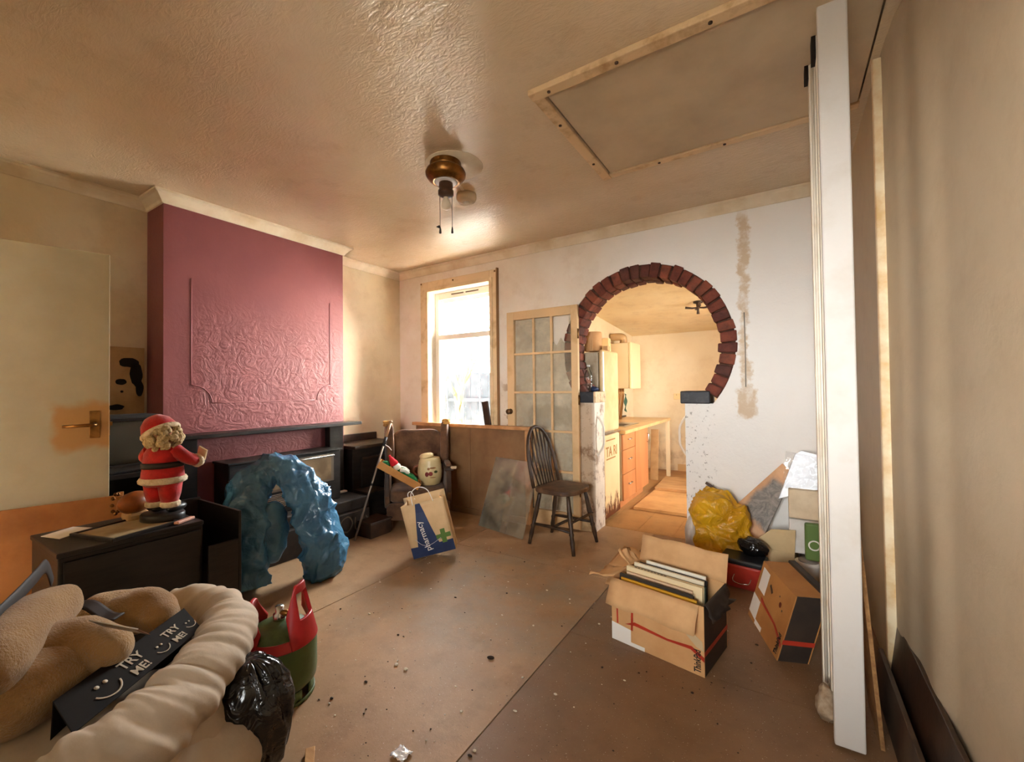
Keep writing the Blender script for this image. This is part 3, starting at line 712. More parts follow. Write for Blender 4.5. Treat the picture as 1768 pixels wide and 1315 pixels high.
# local x runs towards the hinge, local +y faces the camera side
MB().box2((0, -.035, .008), (.76, 0, 1.98)).build('leaf', m_door(), do, bevel=.003)
hb = MB().box2((.035, 0, 1.02), (.075, .004, 1.16)).build('latch_plate', M_BRASS, do, bevel=.003)
MB().tube([(.055, .004, 1.09), (.055, .045, 1.09), (.065, .052, 1.09), (.17, .05, 1.088)], [.01, .01, .009, .007], 10).build('lever', M_BRASS, hb)
MB().box2((-.003, -.024, 1.03), (.0005, -.010, 1.15)).build('latch_faceplate', M_BRASS, do)
MB().box2((-.012, -.022, 1.08), (-.002, -.012, 1.10)).build('latch_bolt', M_BRASS, do)
for z in (.25, 1.0, 1.7): MB().tube([(.765, .006, z), (.765, .006, z+.09)], .008, 8).build('hinge', M_BRASS, do)
bb = thing('brown_board', 'brown hardboard sheet standing upright against the open door', 'board', (-2.925, .80, 0))
bb.rotation_euler = do.rotation_euler
MB().box2((0, .0, 0), (.95, .012, .722)).build('sheet', mat('brown_hardboard', S(178, 116, 58), .65, S(152, 94, 44), 4, bump=.1), bb, bevel=.002)
MB().box2((-.006, -.012, 0), (.02, 0, .735)).build('edge_batten', mat('batten_tan', S(196, 140, 80), .6), bb, bevel=.002)

# ------------------------------------------------------------------ foreground: duvet, plush toy, bags, cylinder
M_DUV = mat('white_cotton', S(200, 184, 164), .85, S(180, 162, 140), 4, bump=.1, bscale=120)
dv = thing('white_duvet', 'white duvet heaped in the foreground with a thick puckered roll', 'duvet', (0, 0, 0))
rp = [(-2.15, .74, .36), (-2.02, .80, .37), (-1.86, .815, .37), (-1.70, .75, .37), (-1.555, .625, .37), (-1.445, .485, .37), (-1.39, .345, .36), (-1.38, .20, .34), (-1.40, 0.05, .32)]
P3, Q3 = dense(rp, [.07, .085, .09, .092, .095, .095, .10, .10, .10], 16)
mb = MB(); mb.tube(P3, Q3, 36)
L_ = len(P3)
def pucker(i, k):
    ang = 2*PI*k/36
    a = noise.noise(Vector((i*.16+1.3*math.sin(ang), math.cos(ang)*.5, 3)))
    b = noise.noise(Vector((i*.42+2.2*math.sin(ang), math.cos(ang)*.4, 8)))
    return .016*a-.026*(abs(b)-.3)
vv = []
for i in range(L_):
    for k in range(36):
        q = mb.v[i*36+k]; d = (q-P3[i]); vv.append(P3[i]+d*(1+pucker(i, k)/max(.01, d.length)))
mb.v = vv
mb.build('duvet_roll', M_DUV, dv, sub=1)
mb = MB().ell((-1.72, .36, .12), (.42, .46, .22), n=56, m=36)
def heap(q):
    q = Vector(q); d = Vector((q.x+1.72, q.y-.36, (q.z-.12)*1.3)).normalized()
    q = q+d*(.03*fbm(q, 5, 4, 2)+.022*ridge(q, 5, 3)+.012*ridge(q, 11, 8)); return (q.x, q.y, max(.003, q.z))
mb.each(heap); mb.build('duvet_heap', M_DUV, dv)
mb = MB().ell((-1.50, .46, .19), (.11, .34, .18), n=40, m=30, rot=(0, 0, R(22)))
mb.each(lambda q: Vector((q.x+.018*ridge(q, 9, 1), q.y+.018*ridge(q, 8, 4), max(.003, q.z+.01*fbm(q, 9)))))
mb.build('duvet_tail', M_DUV, dv)
# toy display tray with printed lip
tb = thing('toy_box', 'black toy display tray printed TRY ME with smiling faces', 'box', (0, 0, 0))
M_TBK = mat('black_print_card', S(30, 24, 21), .75, spec=.2)
A = Vector((-1.834, .673, .475)); D = Vector((-1.610, .305, .455)); wv = Vector((.100, .016, -.05)); B = A+wv; Cc = D+wv
nn = (B-A).cross(D-A).normalized(); nn = nn if nn.z > 0 else -nn
MB().add([A, B, Cc, D]+[q-nn*.004 for q in (A, B, Cc, D)], [(0, 1, 2, 3), (7, 6, 5, 4), (0, 4, 5, 1), (1, 5, 6, 2), (2, 6, 7, 3), (3, 7, 4, 0)]).build('printed_lip', M_TBK, tb)
MB().add([A, D, D+Vector((-.01, -.005, -.16)), A+Vector((-.01, -.005, -.16))], [(0, 1, 2, 3)]).build('tray_wall', M_TBK, tb, solid=.003)
m_wp = mat('print_grey', S(196, 184, 164), .6)
ux = (A-D).normalized(); LL = (A-D).length          # along lip from near end to far end; text reads that way
Ml = frame(D+nn*.0012, ux, nn.cross(ux))
# local x along lip, local +y away from camera? make +y point to the raised edge
def liptext(x, y, s, t):
    lettering(t, s, m_wp, tb, Ml @ Matrix.Translation((x, y, 0)), bold=.0006, ext=.0003)
ysgn = -1 if (Cc-D).dot(nn.cross(ux)) < 0 else 1
WL = abs((Cc-D).dot(nn.cross(ux)))
def ly(t): return ysgn*WL*t
def smile(cx, cy, r):
    pts = [(cx+r*math.cos(R(a)), cy+r*math.sin(R(a)), .0004) for a in range(200, 345, 12)]
    MB().tube(pts, r*.07, 5, M=Ml, sq=(1, .3)).build('smile', m_wp, tb)
    for dx in (-.32, .32):
        MB().lathe([(r*.16, 0), (r*.16, .0006)], 14, Ml @ Matrix.Translation((cx+dx*r, cy+r*.28, 0))).build('smile_eye', m_wp, tb)
smile(.085, ly(.52), .038)
liptext(.145, ly(.50), .040, 'TRY'); liptext(.150, ly(.86), .036, 'ME!')
smile(.262, ly(.62), .024)
liptext(.295, ly(.50), .034, 'TRY'); liptext(.300, ly(.84), .030, 'ME!')
smile(.385, ly(.55), .020)
# plush toy
M_PLU = mat('golden_plush', S(190, 150, 96), .95, S(162, 122, 74), 5, bump=.9, bscale=160, sheen=.5)
pl = thing('plush_toy', 'golden beige plush animal slumped in the black toy tray', 'soft toy', (0, 0, 0))
def limb(pts, rs, name, k=6):
    a, b = dense(pts, rs, k); mb = MB().tube(a, b, 22)
    mb.ell(a[0], rs[0]*.99, n=22, m=14).ell(a[-1], rs[-1]*.99, n=22, m=14)
    mb.each(lambda q: q+Vector((fbm(q, 14), fbm(q, 14, 3, 3), fbm(q, 14, 3, 6)))*.006)
    return mb.build(name, M_PLU, pl, remesh=.009, smooth_it=2)
limb([(-1.74, .25, .45), (-1.78, .33, .44), (-1.86, .42, .43)], [.10, .10, .10], 'body')
limb([(-1.706, .209, .56), (-1.873, .293, .575), (-2.00, .385, .565)], [.075, .075, .066], 'arm')
limb([(-1.821, .319, .50), (-1.80, .39, .505), (-1.729, .439, .485)], [.08, .072, .064], 'leg')
limb([(-2.02, .56, .45), (-1.99, .62, .455), (-1.93, .63, .44)], [.075, .078, .062], 'leg')
limb([(-2.10, .52, .44), (-2.08, .60, .44)], [.085, .075], 'head')
mb = MB().grid(lambda u, v: (-2.05+.14*u+.03*v, .46+.07*u-.04*v, .535-.03*u+.012*math.sin(6*u)), 8, 5)
mb.build('neck_bow', mat('dark_ribbon', S(40, 28, 24), .6), pl, solid=.006)
# clear swing tag on the toy
tg = MB().grid(lambda u, v: (-1.73+.125*u, .415+.075*u-.03*(v-.5), .57-.025*u+.03*(v-.5)), 6, 4)
tgo = tg.build('swing_tag', mat('tag_brown', S(110, 80, 56), .3), pl, solid=.0015)
MB().tube([(-1.73+.125*u, .400+.075*u, .586-.025*u) for u in (0, .5, 1)], .002, 5).build('tag_edge', m_wp, tgo)
lettering('TRY ME', .012, m_wp, tgo, frame((-1.69, .436, .583), (.10, .035, -.03), (0, .035, -.028)) @ Matrix.Diagonal((1, -1, 1, 1)) if False else frame((-1.69, .440, .5645), (.125, .075, -.025), (0, -.03, .03)) @ Matrix.Translation((0, -.004, .0015)), name='tag_print')
st = MB(); a, b = dense([(-1.75, .20, .64), (-1.90, .28, .655), (-2.06, .35, .66), (-2.22, .40, .64), (-2.30, .43, .56)], [.02]*5, 6)
tag(st.tube(a, b, 12, sq=(.25, 1.2)).build('dark_strap', mat('dark_webbing', S(48, 40, 36), .6)), 'dark curved strap across the plush toy at the left edge', 'strap')
# black sack
k = NT('black_polythene'); k.out(S(20, 18, 18), .18, 0, .6); k.bump(k.noise(14, 3, .5, None, 1.2), .6, .03); M_BAG = k.m
mb = MB().ell((-1.53, .74, .165), (.125, .10, .195), n=72, m=56, rot=(0, 0, R(35)))
def bagf(q):
    d = Vector((q.x+1.53, q.y-.74, 0)); r_ = d.length
    an = math.atan2(d.y, d.x)
    k_ = -.05*facet((math.cos(an)*.9, math.sin(an)*.9, q.z*1.2), 2.2, 2)-.02*facet((math.cos(an), math.sin(an), q.z*2), 4.5, 3)+.03
    t = 1+.5*max(0, .12-q.z)
    if r_ > .01: q = q+d/r_*k_
    return Vector((q.x, q.y, max(.003, q.z)))
mb.each(bagf)
bs = thing('black_sack', 'glossy black plastic sack between the duvet and the gas cylinder', 'sack', (0, 0, 0))
mb.build('sack_skin', M_BAG, bs)
# gas cylinder
gc = thing('gas_cylinder', 'small green gas cylinder with red handle guard on the floor', 'gas cylinder', (-1.785, .99, 0), R(16))
m_gr = mat('green_paint', S(84, 104, 58), .45, S(62, 78, 44), 8, .45, .7, bump=.1)
m_rd = mat('red_plastic', S(186, 40, 42), .35, S(158, 28, 32), 6)
MB().lathe([(.118, .045), (.138, .065), (.142, .10), (.142, .20), (.132, .245), (.10, .28), (.055, .30), (.03, .305)], 40).build('body', m_gr, gc)
for i in range(4):
    a0_ = i*PI/2+.2; pts = []
    mb = MB().grid(lambda u, v: (.126*math.cos(a0_+1.25*u), .126*math.sin(a0_+1.25*u), .05*v), 10, 1); mb.build('foot_ring', m_gr, gc, solid=.006)
MB().lathe([(.13, .0), (.13, .014)], 40, cap=False).build('foot_rim', m_gr, gc, solid=.006)
MB().lathe([(.024, .29), (.024, .33), (.016, .335), (.016, .36)], 16).build('valve', M_CHROME, gc)
MB().tube([(0, 0, .335), (.05, 0, .335)], .012, 10).build('valve_outlet', M_BRASS, gc)
def guard(a_lo, a_hi, ztop, r0, r1, hole):
    n_, m_ = 20, 14; mb = MB()
    def pt(u, v):
        an = a_lo+(a_hi-a_lo)*u; zt = ztop(u); z = .225+(zt-.225)*v; r_ = r0+(r1-r0)*v
        return (r_*math.cos(an), r_*math.sin(an), z)
    vs = [pt(i/n_, j/m_) for i in range(n_+1) for j in range(m_+1)]
    fs = []
    for i in range(n_):
        for j in range(m_):
            if hole((i+.5)/n_, (j+.5)/m_): continue
            fs.append((i*(m_+1)+j, (i+1)*(m_+1)+j, (i+1)*(m_+1)+j+1, i*(m_+1)+j+1))
    mb.add(vs, fs, smooth=True); return mb.build('handle_guard', m_rd, gc, solid=.016, bevel=.004)
guard(R(-28), R(58), lambda u: .30+.155*min(1, 3.2*min(u, 1-u)+.25), .138, .085, lambda u, v: abs(u-.5) < .27 and .40 < v < .84)
guard(R(160), R(275), lambda u: .27+.125*min(1, 2.6*min(u, 1-u)+.2), .138, .10, lambda u, v: False)
guard(R(58), R(160), lambda u: .26, .138, .118, lambda u, v: False)
guard(R(275), R(332), lambda u: .26, .138, .118, lambda u, v: False)
tag(MB().box((-1.37, .86, .008), (.10, .03, .016), rot=(0, 0, R(-35))).build('wood_offcut', M_PLY, bevel=.002), 'small pale wood offcut on the floor by the black sack', 'offcut')

# ------------------------------------------------------------------ glazed door folded back on the wall
gd = thing('glazed_door', 'cream glazed door with small dirty panes folded against the back wall', 'door', (-1.513, 3.478, 0), R(180))
m_gd = mat('cream_door_paint', S(226, 190, 142), .5, S(200, 158, 108), 5, .5, .75, bump=.1)
DW = .738
rows = [.14, .50, .856, 1.211, 1.572, 1.90]; cols = [.075, .262, .449, DW-.088]
for a, b in [((0, -.018, .012), (.065, .018, 1.98)), ((DW-.078, -.018, .012), (DW, .018, 1.98)), ((.065, -.018, 1.90), (DW-.078, .018, 1.98)), ((.065, -.018, .012), (DW-.078, .018, .14))]:
    MB().box2(a, b).build('stile', m_gd, gd, bevel=.004)
for z in rows[1:-1]: MB().box2((.065, -.014, z-.010), (DW-.078, .014, z+.010)).build('glazing_bar', m_gd, gd, bevel=.003)
for x in cols[1:-1]: MB().box2((x-.010, -.0135, .14), (x+.010, .0135, 1.90)).build('glazing_bar', m_gd, gd, bevel=.003)
for i in range(5):
    for j in range(3):
        x0, x1 = cols[j]+.002 if j else .065, cols[j+1]-.002
        z0, z1 = rows[i]+.009, rows[i+1]-.009
        if j == 0 and i == 4:   # broken pane: jagged shards left in the frame
            pts = [(x0, z0), (x1, z0), (x1, z0+.10), (x1-.05, z0+.05), (x1-.09, z0+.12), (x0+.06, z0+.05), (x0+.03, z0+.16), (x0+.02, z1), (x0, z1)]
        else: pts = [(x0, z0), (x1, z0), (x1, z1), (x0, z1)]
        MB().prism(pts, .003, frame((0, .0015, 0), (1, 0, 0), (0, 0, 1))).build('pane', M_DGLASS, gd)
kn = MB().lathe([(.026, 0), (.026, .006), (.012, .008), (.012, .03), (.024, .036), (.026, .046), (.018, .056)], 18, frame((DW-.035, .018, 1.03), (1, 0, 0), (0, 0, 1)) @ Matrix.Rotation(PI, 4, 'X')).build('knob', mat('dark_bronze', S(110, 80, 52), .4, metal=.6), gd)
for z in (.3, 1.1, 1.68): MB().tube([(-.004, .016, z), (-.004, .016, z+.085)], .007, 8).build('hinge', M_BRASS, gd)

# ------------------------------------------------------------------ grab rails on the piers
for name_, x, sg, lab, z0, z1, yy in (('grab_rail', -1.39, 1, 'cream bent grab rail screwed to the left pier of the arch', .66, 1.0, 3.58), ('grab_rail', -.65, -1, 'white bent grab rail screwed to the right pier of the arch', .70, 1.02, 3.60)):
    P5, Q5 = dense([(0, 0, z0), (.025*sg, 0, z0+.03), (.055*sg, 0, z0+.09), (.058*sg, 0, (z0+z1)/2), (.055*sg, 0, z1-.09), (.025*sg, 0, z1-.03), (0, 0, z1)], [.0095]*7, 5)
    g = thing(name_, lab, 'grab rail', (x, yy, 0))
    MB().tube(P5, Q5, 10).build('rail', M_WHITE, g)
    for z in (z0, z1): MB().lathe([(.02, 0), (.018, .005)], 14, frame((0, 0, z), (0, 1, 0), (0, 0, 1)) if sg > 0 else frame((-.005, 0, z), (0, 1, 0), (0, 0, 1))).build('rose', M_WHITE, g)
# things on the left pier cap
bt = thing('plastic_bottle', 'clear plastic bottle standing on the left pier cap', 'bottle', (-1.475, 3.60, 1.213))
MB().lathe([(.030, 0), (.036, .01), (.036, .06), (.032, .07), (.036, .08), (.036, .14), (.030, .17), (.013, .20), (.013, .23)], 20).build('body', m_glass('bottle_clear', (.9, .92, .92, 1), .05), bt)
MB().lathe([(.015, .222), (.015, .238)], 14).build('cap', mat('bottle_cap', S(210, 210, 205), .5), bt)
mb = MB().ell((-1.43, 3.63, 1.235), (.035, .05, .022), n=18, m=12).each(lambda q: q+Vector((0, 0, .012*fbm(q, 22))))
mb.each(lambda q: (q.x, q.y, max(q.z, 1.2135)))
tag(mb.build('blue_cloth', mat('navy_cloth', S(36, 50, 84), .6)), 'small crumpled navy cloth beside the bottle on the pier cap', 'cloth')

# ------------------------------------------------------------------ kitchen
m_app = mat('fridge_enamel', S(236, 206, 156), .3, S(222, 184, 128), 3)
def m_rust():
    k = NT('fridge_door_rust'); s = k.sep()
    c = k.mix(k.ramp(k.noise(3, 4), .4, .7), S(238, 208, 158), S(226, 190, 136))
    mp = k.n('ShaderNodeMapping'); mp.inputs['Scale'].default_value = (30, 30, 7); k.l(k.tc, mp.inputs[0])
    nz = k.noise(1, 5, .7, mp.outputs[0])
    hgt = k.math('SUBTRACT', .60, k.math('MULTIPLY', s[2], 1.1))
    m = k.ramp(k.math('SUBTRACT', k.math('ADD', nz, hgt), .5), .40, .46)
    c = k.mix(m, c, S(98, 46, 22)); k.out(c, .4); return k.m
fr = thing('fridge_freezer', 'cream fridge freezer with rusted foot just beyond the arch', 'fridge', (-1.40, 3.99, 0))
MB().box2((-.57, -.215, .02), (-.05, .215, 1.58)).build('cabinet', mat('fridge_side', S(190, 176, 152), .45, S(160, 140, 112), 4), fr, bevel=.01)
MB().box2((-.045, -.215, .03), (0, .215, .80)).build('freezer_door', m_rust(), fr, bevel=.012)
ud = MB().box2((-.045, -.215, .83), (0, .215, 1.60)).build('fridge_door', m_app, fr, bevel=.02)
MB().box2((0, -.2, .81), (.014, .2, .826)).build('door_handle', M_CHROME, fr, bevel=.003)
inkb = mat('faded_brown_print', S(170, 120, 66), .7)
Mf = frame((.001, -.18, 0), (0, 1, 0), (0, 0, 1))
lettering('TA RI', .13, inkb, fr, Mf @ Matrix.Translation((.0, .60, 0)), bold=.002)
for z in (.745, .57): lettering('RECYCLED', .05, inkb, fr, Mf @ Matrix.Translation((.01, z, 0))) if False else MB().box2((.0005, -.17, z), (.0015, .08, z+.012)).build('print_line', inkb, fr)
pb = thing('brown_carton', 'brown carton standing on top of the fridge', 'box', (-1.56, 3.94, 1.60))
MB().lathe([(.085, 0), (.085, .17), (.08, .185)], 20).build('body', M_CARD, pb)
MB().box2((-.002, -.087, .0), (.03, -.083, .18)).build('seam', M_CARDIN, pb)
tag(MB().box2((-1.46, 3.93, 1.60), (-1.41, 4.0, 1.645)).build('small_carton', M_CARD, bevel=.003), 'tiny brown carton beside the larger one on the fridge', 'box')
# worktop with sink
m_wt = mat('cream_worktop', S(226, 186, 126), .35, S(206, 160, 100), 6)
wt = thing('worktop', 'cream kitchen worktop running along the kitchen wall', 'worktop', (-1.67, 4.24, .775))
for a, b in [((-.325, 0, 0), (.32, .46, .035)), ((-.325, .46, 0), (-.22, .95, .035)), ((.17, .46, 0), (.32, .95, .035)), ((-.325, .95, 0), (.32, 2.03, .035))]:
    MB().box2(a, b).build('worktop_section', m_wt, wt, bevel=.004)
MB().box2((-.325, 0, .035), (-.31, 2.03, .06)).build('upstand', M_DKW, wt)
MB().box2((.26, 1.98, -.775), (.31, 2.02, 0)).build('leg', mat('leg_white', S(236, 210, 166), .5), wt)
sk = thing('steel_sink', 'stainless steel sink set into the kitchen worktop', 'sink', (-1.695, 4.895, .81))
ms = mat('steel', S(190, 180, 165), .28, metal=.9)
for a, b in [((-.205, -.215, 0), (-.17, .305, .006)), ((.17, -.215, 0), (.205, .305, .006)), ((-.17, -.215, 0), (.17, -.185, .006)), ((-.17, .1, 0), (.17, .305, .006))]:
    MB().box2(a, b).build('rim', ms, sk, bevel=.002)
MB().box2((-.17, -.185, -.14), (.17, .1, -.135)).box2((-.175, -.185, -.14), (-.17, .1, 0)).box2((.17, -.185, -.14), (.175, .1, 0)).box2((-.17, -.19, -.14), (.17, -.185, 0)).box2((-.17, .1, -.14), (.17, .105, 0)).build('basin', ms, sk)
m_or = mat('orange_beech_front', S(204, 136, 84), .4, S(188, 118, 70), 4, stretch=(1, 1, .2))
m_cc = mat('carcass_cream', S(206, 176, 130), .6)
du = thing('drawer_unit', 'beech kitchen base unit with three drawers beside the fridge', 'cabinet', (-1.40, 4.46, 0))
MB().box2((-.55, -.215, .1), (-.002, .215, .772)).build('carcass', m_cc, du)
MB().box2((-.5, -.215, 0), (-.05, .215, .1)).build('plinth', m_or, du)
for z0, z1 in ((.10, .36), (.365, .605), (.61, .765)):
    d_ = MB().box2((0, -.205, z0), (.018, .21, z1)).build('drawer_front', m_or, du, bevel=.003)
    MB().tube([(.018, -.05, (z0+z1)/2+.02), (.035, -.045, (z0+z1)/2+.02), (.035, .045, (z0+z1)/2+.02), (.018, .05, (z0+z1)/2+.02)], .006, 8).build('handle', M_CHROME, d_)
cu_ = thing('base_cupboard', 'beech kitchen cupboard with one plain door under the sink', 'cabinet', (-1.40, 4.93, 0))
MB().box2((-.55, -.25, .1), (-.002, .26, .60)).build('carcass', m_cc, cu_)
MB().box2((-.5, -.25, 0), (-.05, .26, .1)).build('plinth', m_or, cu_)
d_ = MB().box2((0, -.245, .10), (.018, .255, .765)).build('door', m_or, cu_, bevel=.003)
MB().tube([(.018, .22, .6), (.036, .22, .61), (.036, .22, .69), (.018, .22, .70)], .006, 8).build('handle', M_CHROME, d_)
tag(MB().box((-1.50, 5.95, .33), (.10, .02, .68), rot=(R(-8), 0, 0)).build('leaning_plank', M_PLY, bevel=.002), 'bare plank leaning under the far end of the worktop', 'plank')
tag(MB().box2((-1.32, 4.36, .0005), (.2, 5.6, .03)).build('plywood_sheet', mat('ply_light', S(214, 166, 106), .6, S(190, 140, 84), 3), bevel=.003), 'large plywood sheet lying on the kitchen floor', 'plywood')
tag(MB().box((-1.13, 5.55, .047), (.40, .72, .03), rot=(0, 0, R(3))).build('plywood_offcut', M_PLY, bevel=.003), 'smaller plywood offcut on top of the kitchen floor sheet', 'plywood')
# boiler
bo = thing('wall_boiler', 'cream wall boiler hanging above the kitchen worktop', 'boiler', (-1.66, 5.72, 1.23))
MB().box2((-.335, -.2, 0), (-.04, .2, .60)).build('case', mat('boiler_cream', S(232, 208, 164), .4), bo, bevel=.01)
MB().box2((-.04, -.205, -.005), (0, .205, .605)).build('front_cover', mat('boiler_front', S(240, 214, 164), .35), bo, bevel=.012)
P6, Q6 = dense([(-.17, 0, .60), (-.17, 0, .67), (-.19, -.02, .70), (-.33, -.06, .70)], [.05]*4, 5)
MB().tube(P6, Q6, 14).build('flue', mat('flue_tan', S(190, 150, 100), .5), bo)
for i, y in enumerate((-.12, -.06, .0, .07, .12)):
    MB().tube([(-.22, y, 0), (-.22, y, -.08), (-.24, y+.01*i, -.16), (-.26, y, -.42)], .011, 8).build('pipe', mat('pipe_copper', S(176, 128, 74), .4, metal=.5), bo)
MB().box2((-.34, -.36, -.40), (-.25, -.27, .66)).build('pipe_boxing', mat('boxing_cream', S(240, 212, 162), .5), bo, bevel=.006)
mb = MB().grid(lambda u, v: (-1.86+.012*math.sin(v*9+u*5), 5.83+.09*u*(1-.4*v), 1.16-.22*v-.04*u), 8, 10)
tag(mb.build('green_cloth', mat('green_cloth', S(62, 92, 72), .9), solid=.006), 'dark green cloth hanging from the pipes under the boiler', 'cloth')
for i, (x, z, lab) in enumerate([(-1.32, 1.10, 'small cream socket plate on the kitchen back wall')]):
    so_ = thing('wall_socket', lab, 'socket', (x, 6.70, z))
    MB().box2((-.07, -.012, -.045), (.07, 0, .045)).build('plate', mat('socket_cream', S(238, 206, 150), .5), so_, bevel=.004)
    for dx in (-.03, .03): MB().box2((dx-.006, -.016, .015), (dx+.006, -.011, .035)).build('switch', m_cc, so_)
kl = thing('kitchen_light', 'dark bare light fitting with arms on the kitchen ceiling', 'light fitting', (-.775, 5.03, 2.178))
MB().lathe([(.05, 0), (.05, -.02), (.02, -.03), (.012, -.10), (.016, -.14)], 16).build('stem', M_DKW, kl)
for i in range(4):
    a = i*PI/2+.3
    MB().tube([(0, 0, -.07), (.06*math.cos(a), .06*math.sin(a), -.075), (.13*math.cos(a), .13*math.sin(a), -.065)], [.008, .01, .014], 8).build('arm', M_DKW, kl)

# ------------------------------------------------------------------ ceiling fan hub light
cl = thing('ceiling_light', 'antique brass ceiling fan hub with bare bulb and pull chains', 'light fitting', (-1.675, 1.93, H))
MB().lathe([(.088, 0), (.092, -.006), (.090, -.012), (.094, -.020), (.092, -.028), (.098, -.034), (.096, -.040)], 36).build('canopy', M_BRASS, cl)
MB().lathe([(.096, -.040), (.112, -.050), (.119, -.066), (.117, -.084), (.104, -.104), (.086, -.118), (.078, -.122), (.072, -.120)], 36).build('hub', M_BRASS, cl)
MB().lathe([(.070, -.119), (.058, -.128), (.042, -.126)], 30).build('white_ring', mat('ring_white', S(230, 232, 236), .3), cl)
MB().lathe([(.040, -.118), (.042, -.150), (.036, -.170), (.046, -.172), (.046, -.196), (.030, -.204), (.018, -.21)], 24).build('lamp_holder', mat('holder_brown', S(70, 46, 30), .4), cl)
MB().lathe([(.014, -.205), (.016, -.222), (.028, -.243), (.030, -.258), (.024, -.274), (.010, -.284), (.001, -.286)], 22).build('bulb', mat('opal_bulb', S(226, 210, 186), .35), cl)
for s_, zz in ((-1, -.40), (1, -.40)):
    c_ = MB().tube([(.036*s_*.84, .036*s_*.53, -.2), (.036*s_*.84, .036*s_*.53, zz)], .0016, 5).build('pull_chain', mat('chain_dark', S(70, 56, 44), .4, metal=.6), cl)
    MB().lathe([(.003, zz+.012), (.005, zz), (.007, zz-.022), (.005, zz-.026)], 10, Matrix.Translation((.036*s_*.84, .036*s_*.53, 0))).build('pull_bob', M_BLKW, c_)
MB().add([(-.036, -.02, -.375), (-.052, -.03, -.385), (-.034, -.02, -.395), (-.03, -.016, -.385)], [(0, 1, 2, 3)]).build('chain_tab', M_BLKW, cl, solid=.004)
cr = thing('ceiling_rose', 'round cream ceiling rose behind the fan hub', 'ceiling rose', (-1.835, 2.33, H))
MB().lathe([(.068, 0), (.069, -.03), (.060, -.048), (.028, -.056)], 28).build('body', M_COVE, cr)
MB().lathe([(.024, -.054), (.024, -.06), (.014, -.064)], 16).build('centre_cap', M_UPVC, cr)
MB().box2((-1.5, 0, 0), (0, 1, 1)).build('x', M_UPVC) if False else None
tr = Vector((-1.675+1.835, 1.93-2.33, 0)); an = math.atan2(tr.y, tr.x)
o = MB().box((tr.length/2, 0, -.006), (tr.length-.17, .02, .012)).build('trunking', M_COVE, cr, bevel=.002); o.rotation_euler = (0, 0, an)

# ------------------------------------------------------------------ armchair and things on it
ac = thing('armchair', 'worn brown velvet wing armchair with torn arms beside the fireplace', 'armchair', (-2.99, 3.0, 0), R(46))
m_vel = mat('brown_velvet', S(126, 92, 66), .9, S(80, 54, 38), 5, bump=.4, bscale=50, sheen=.12)
m_foam = mat('torn_foam', S(214, 164, 92), .9, S(170, 118, 60), 16, bump=.6, bscale=40)
def soft(c, d, name, parent, m, am=.008, sc_=9, rot=None, sub=2):
    mb = MB(); x, y, z = d
    bmn = bmesh.new(); bmesh.ops.create_cube(bmn, size=1)
    bmesh.ops.subdivide_edges(bmn, edges=bmn.edges[:], cuts=5, use_grid_fill=True)
    vs = [v.co.copy() for v in bmn.verts]; fs = [[v.index for v in f.verts] for f in bmn.faces]; bmn.free()
    out = []
    for q in vs:
        p_ = Vector((q.x*2, q.y*2, q.z*2)); L = (abs(p_.x)**7+abs(p_.y)**7+abs(p_.z)**7)**(1/7); p_ = p_/L
        p_ = Vector((p_.x*x/2, p_.y*y/2, p_.z*z/2)); p_ = p_+p_.normalized()*fbm(p_+Vector(c), sc_)*am
        if rot: p_ = Euler(rot).to_matrix() @ p_
        out.append(p_+Vector(c))
    mb.add(out, fs, smooth=True); return mb.build(name, m, parent, sub=sub-1)
soft((0, -.02, .285), (.50, .50, .12), 'seat_cushion', ac, m_vel, .02)
soft((0, -.255, .165), (.56, .07, .16), 'front_rail', ac, m_vel, .006)
soft((0, .205, .56), (.50, .12, .58), 'backrest', ac, m_vel, .012, rot=(R(-7), 0, 0))
for s_ in (-1, 1):
    w_ = soft((.27*s_, .15, .70), (.075, .20, .44), 'wing', ac, m_vel, .010, rot=(R(-7), 0, R(-10*s_)))
    soft((.285*s_, .12, .925), (.07, .10, .05), 'torn_foam', w_, m_foam, .02, 25)
    soft((.275*s_, -.04, .33), (.055, .42, .30), 'side_panel', ac, m_vel, .006)
    a_ = MB().box2((.25*s_-.02, -.28, .50), (.25*s_+.055*s_+.01, .12, .53)).build('armrest', M_DKW, ac, bevel=.008)
    soft((.275*s_, -.10, .545), (.05, .26, .03), 'arm_pad', a_, m_vel, .004)
    MB().box2((.275*s_-.02, -.26, .30), (.275*s_+.02, -.22, .50)).build('arm_post', M_DKW, ac, bevel=.005)
    for y in (-.25, .2):
        MB().lathe([(.018, 0), (.022, .02), (.028, .16)], 12, Matrix.Translation((.25*s_, y, 0))).build('leg', M_DKW, ac)
soft((.315, -.27, .53), (.05, .04, .025), 'torn_tuft', ac, mat('wadding', S(220, 196, 160), .9), .008, 30)
# cookie jar
jr = thing('cookie_jar', 'cream barrel cookie jar with tilted lid on the armchair seat', 'jar', (-2.87, 3.04, .350), R(46))
m_cer = mat('cream_ceramic', S(226, 208, 160), .3, S(206, 184, 132), 5)
MB().lathe([(.085, 0), (.096, .008), (.112, .07), (.116, .12), (.110, .18), (.104, .20), (.106, .207), (.100, .215), (.102, .222), (.094, .235), (.090, .25), (.082, .252)], 36).build('body', m_cer, jr)
ld = MB().lathe([(.062, 0), (.068, .008), (.066, .022), (.05, .034), (.02, .038)], 28, Matrix.Translation((-.03, .0, .255)) @ Matrix.Rotation(R(-9), 4, 'Y')).build('lid', m_cer, jr)
P7, Q7 = dense([(-.105, 0, .18), (-.145, 0, .165), (-.15, 0, .11), (-.11, 0, .08)], [.012]*4, 4)
MB().tube(P7, Q7, 10).build('handle', mat('jar_brown', S(120, 62, 34), .4), jr)
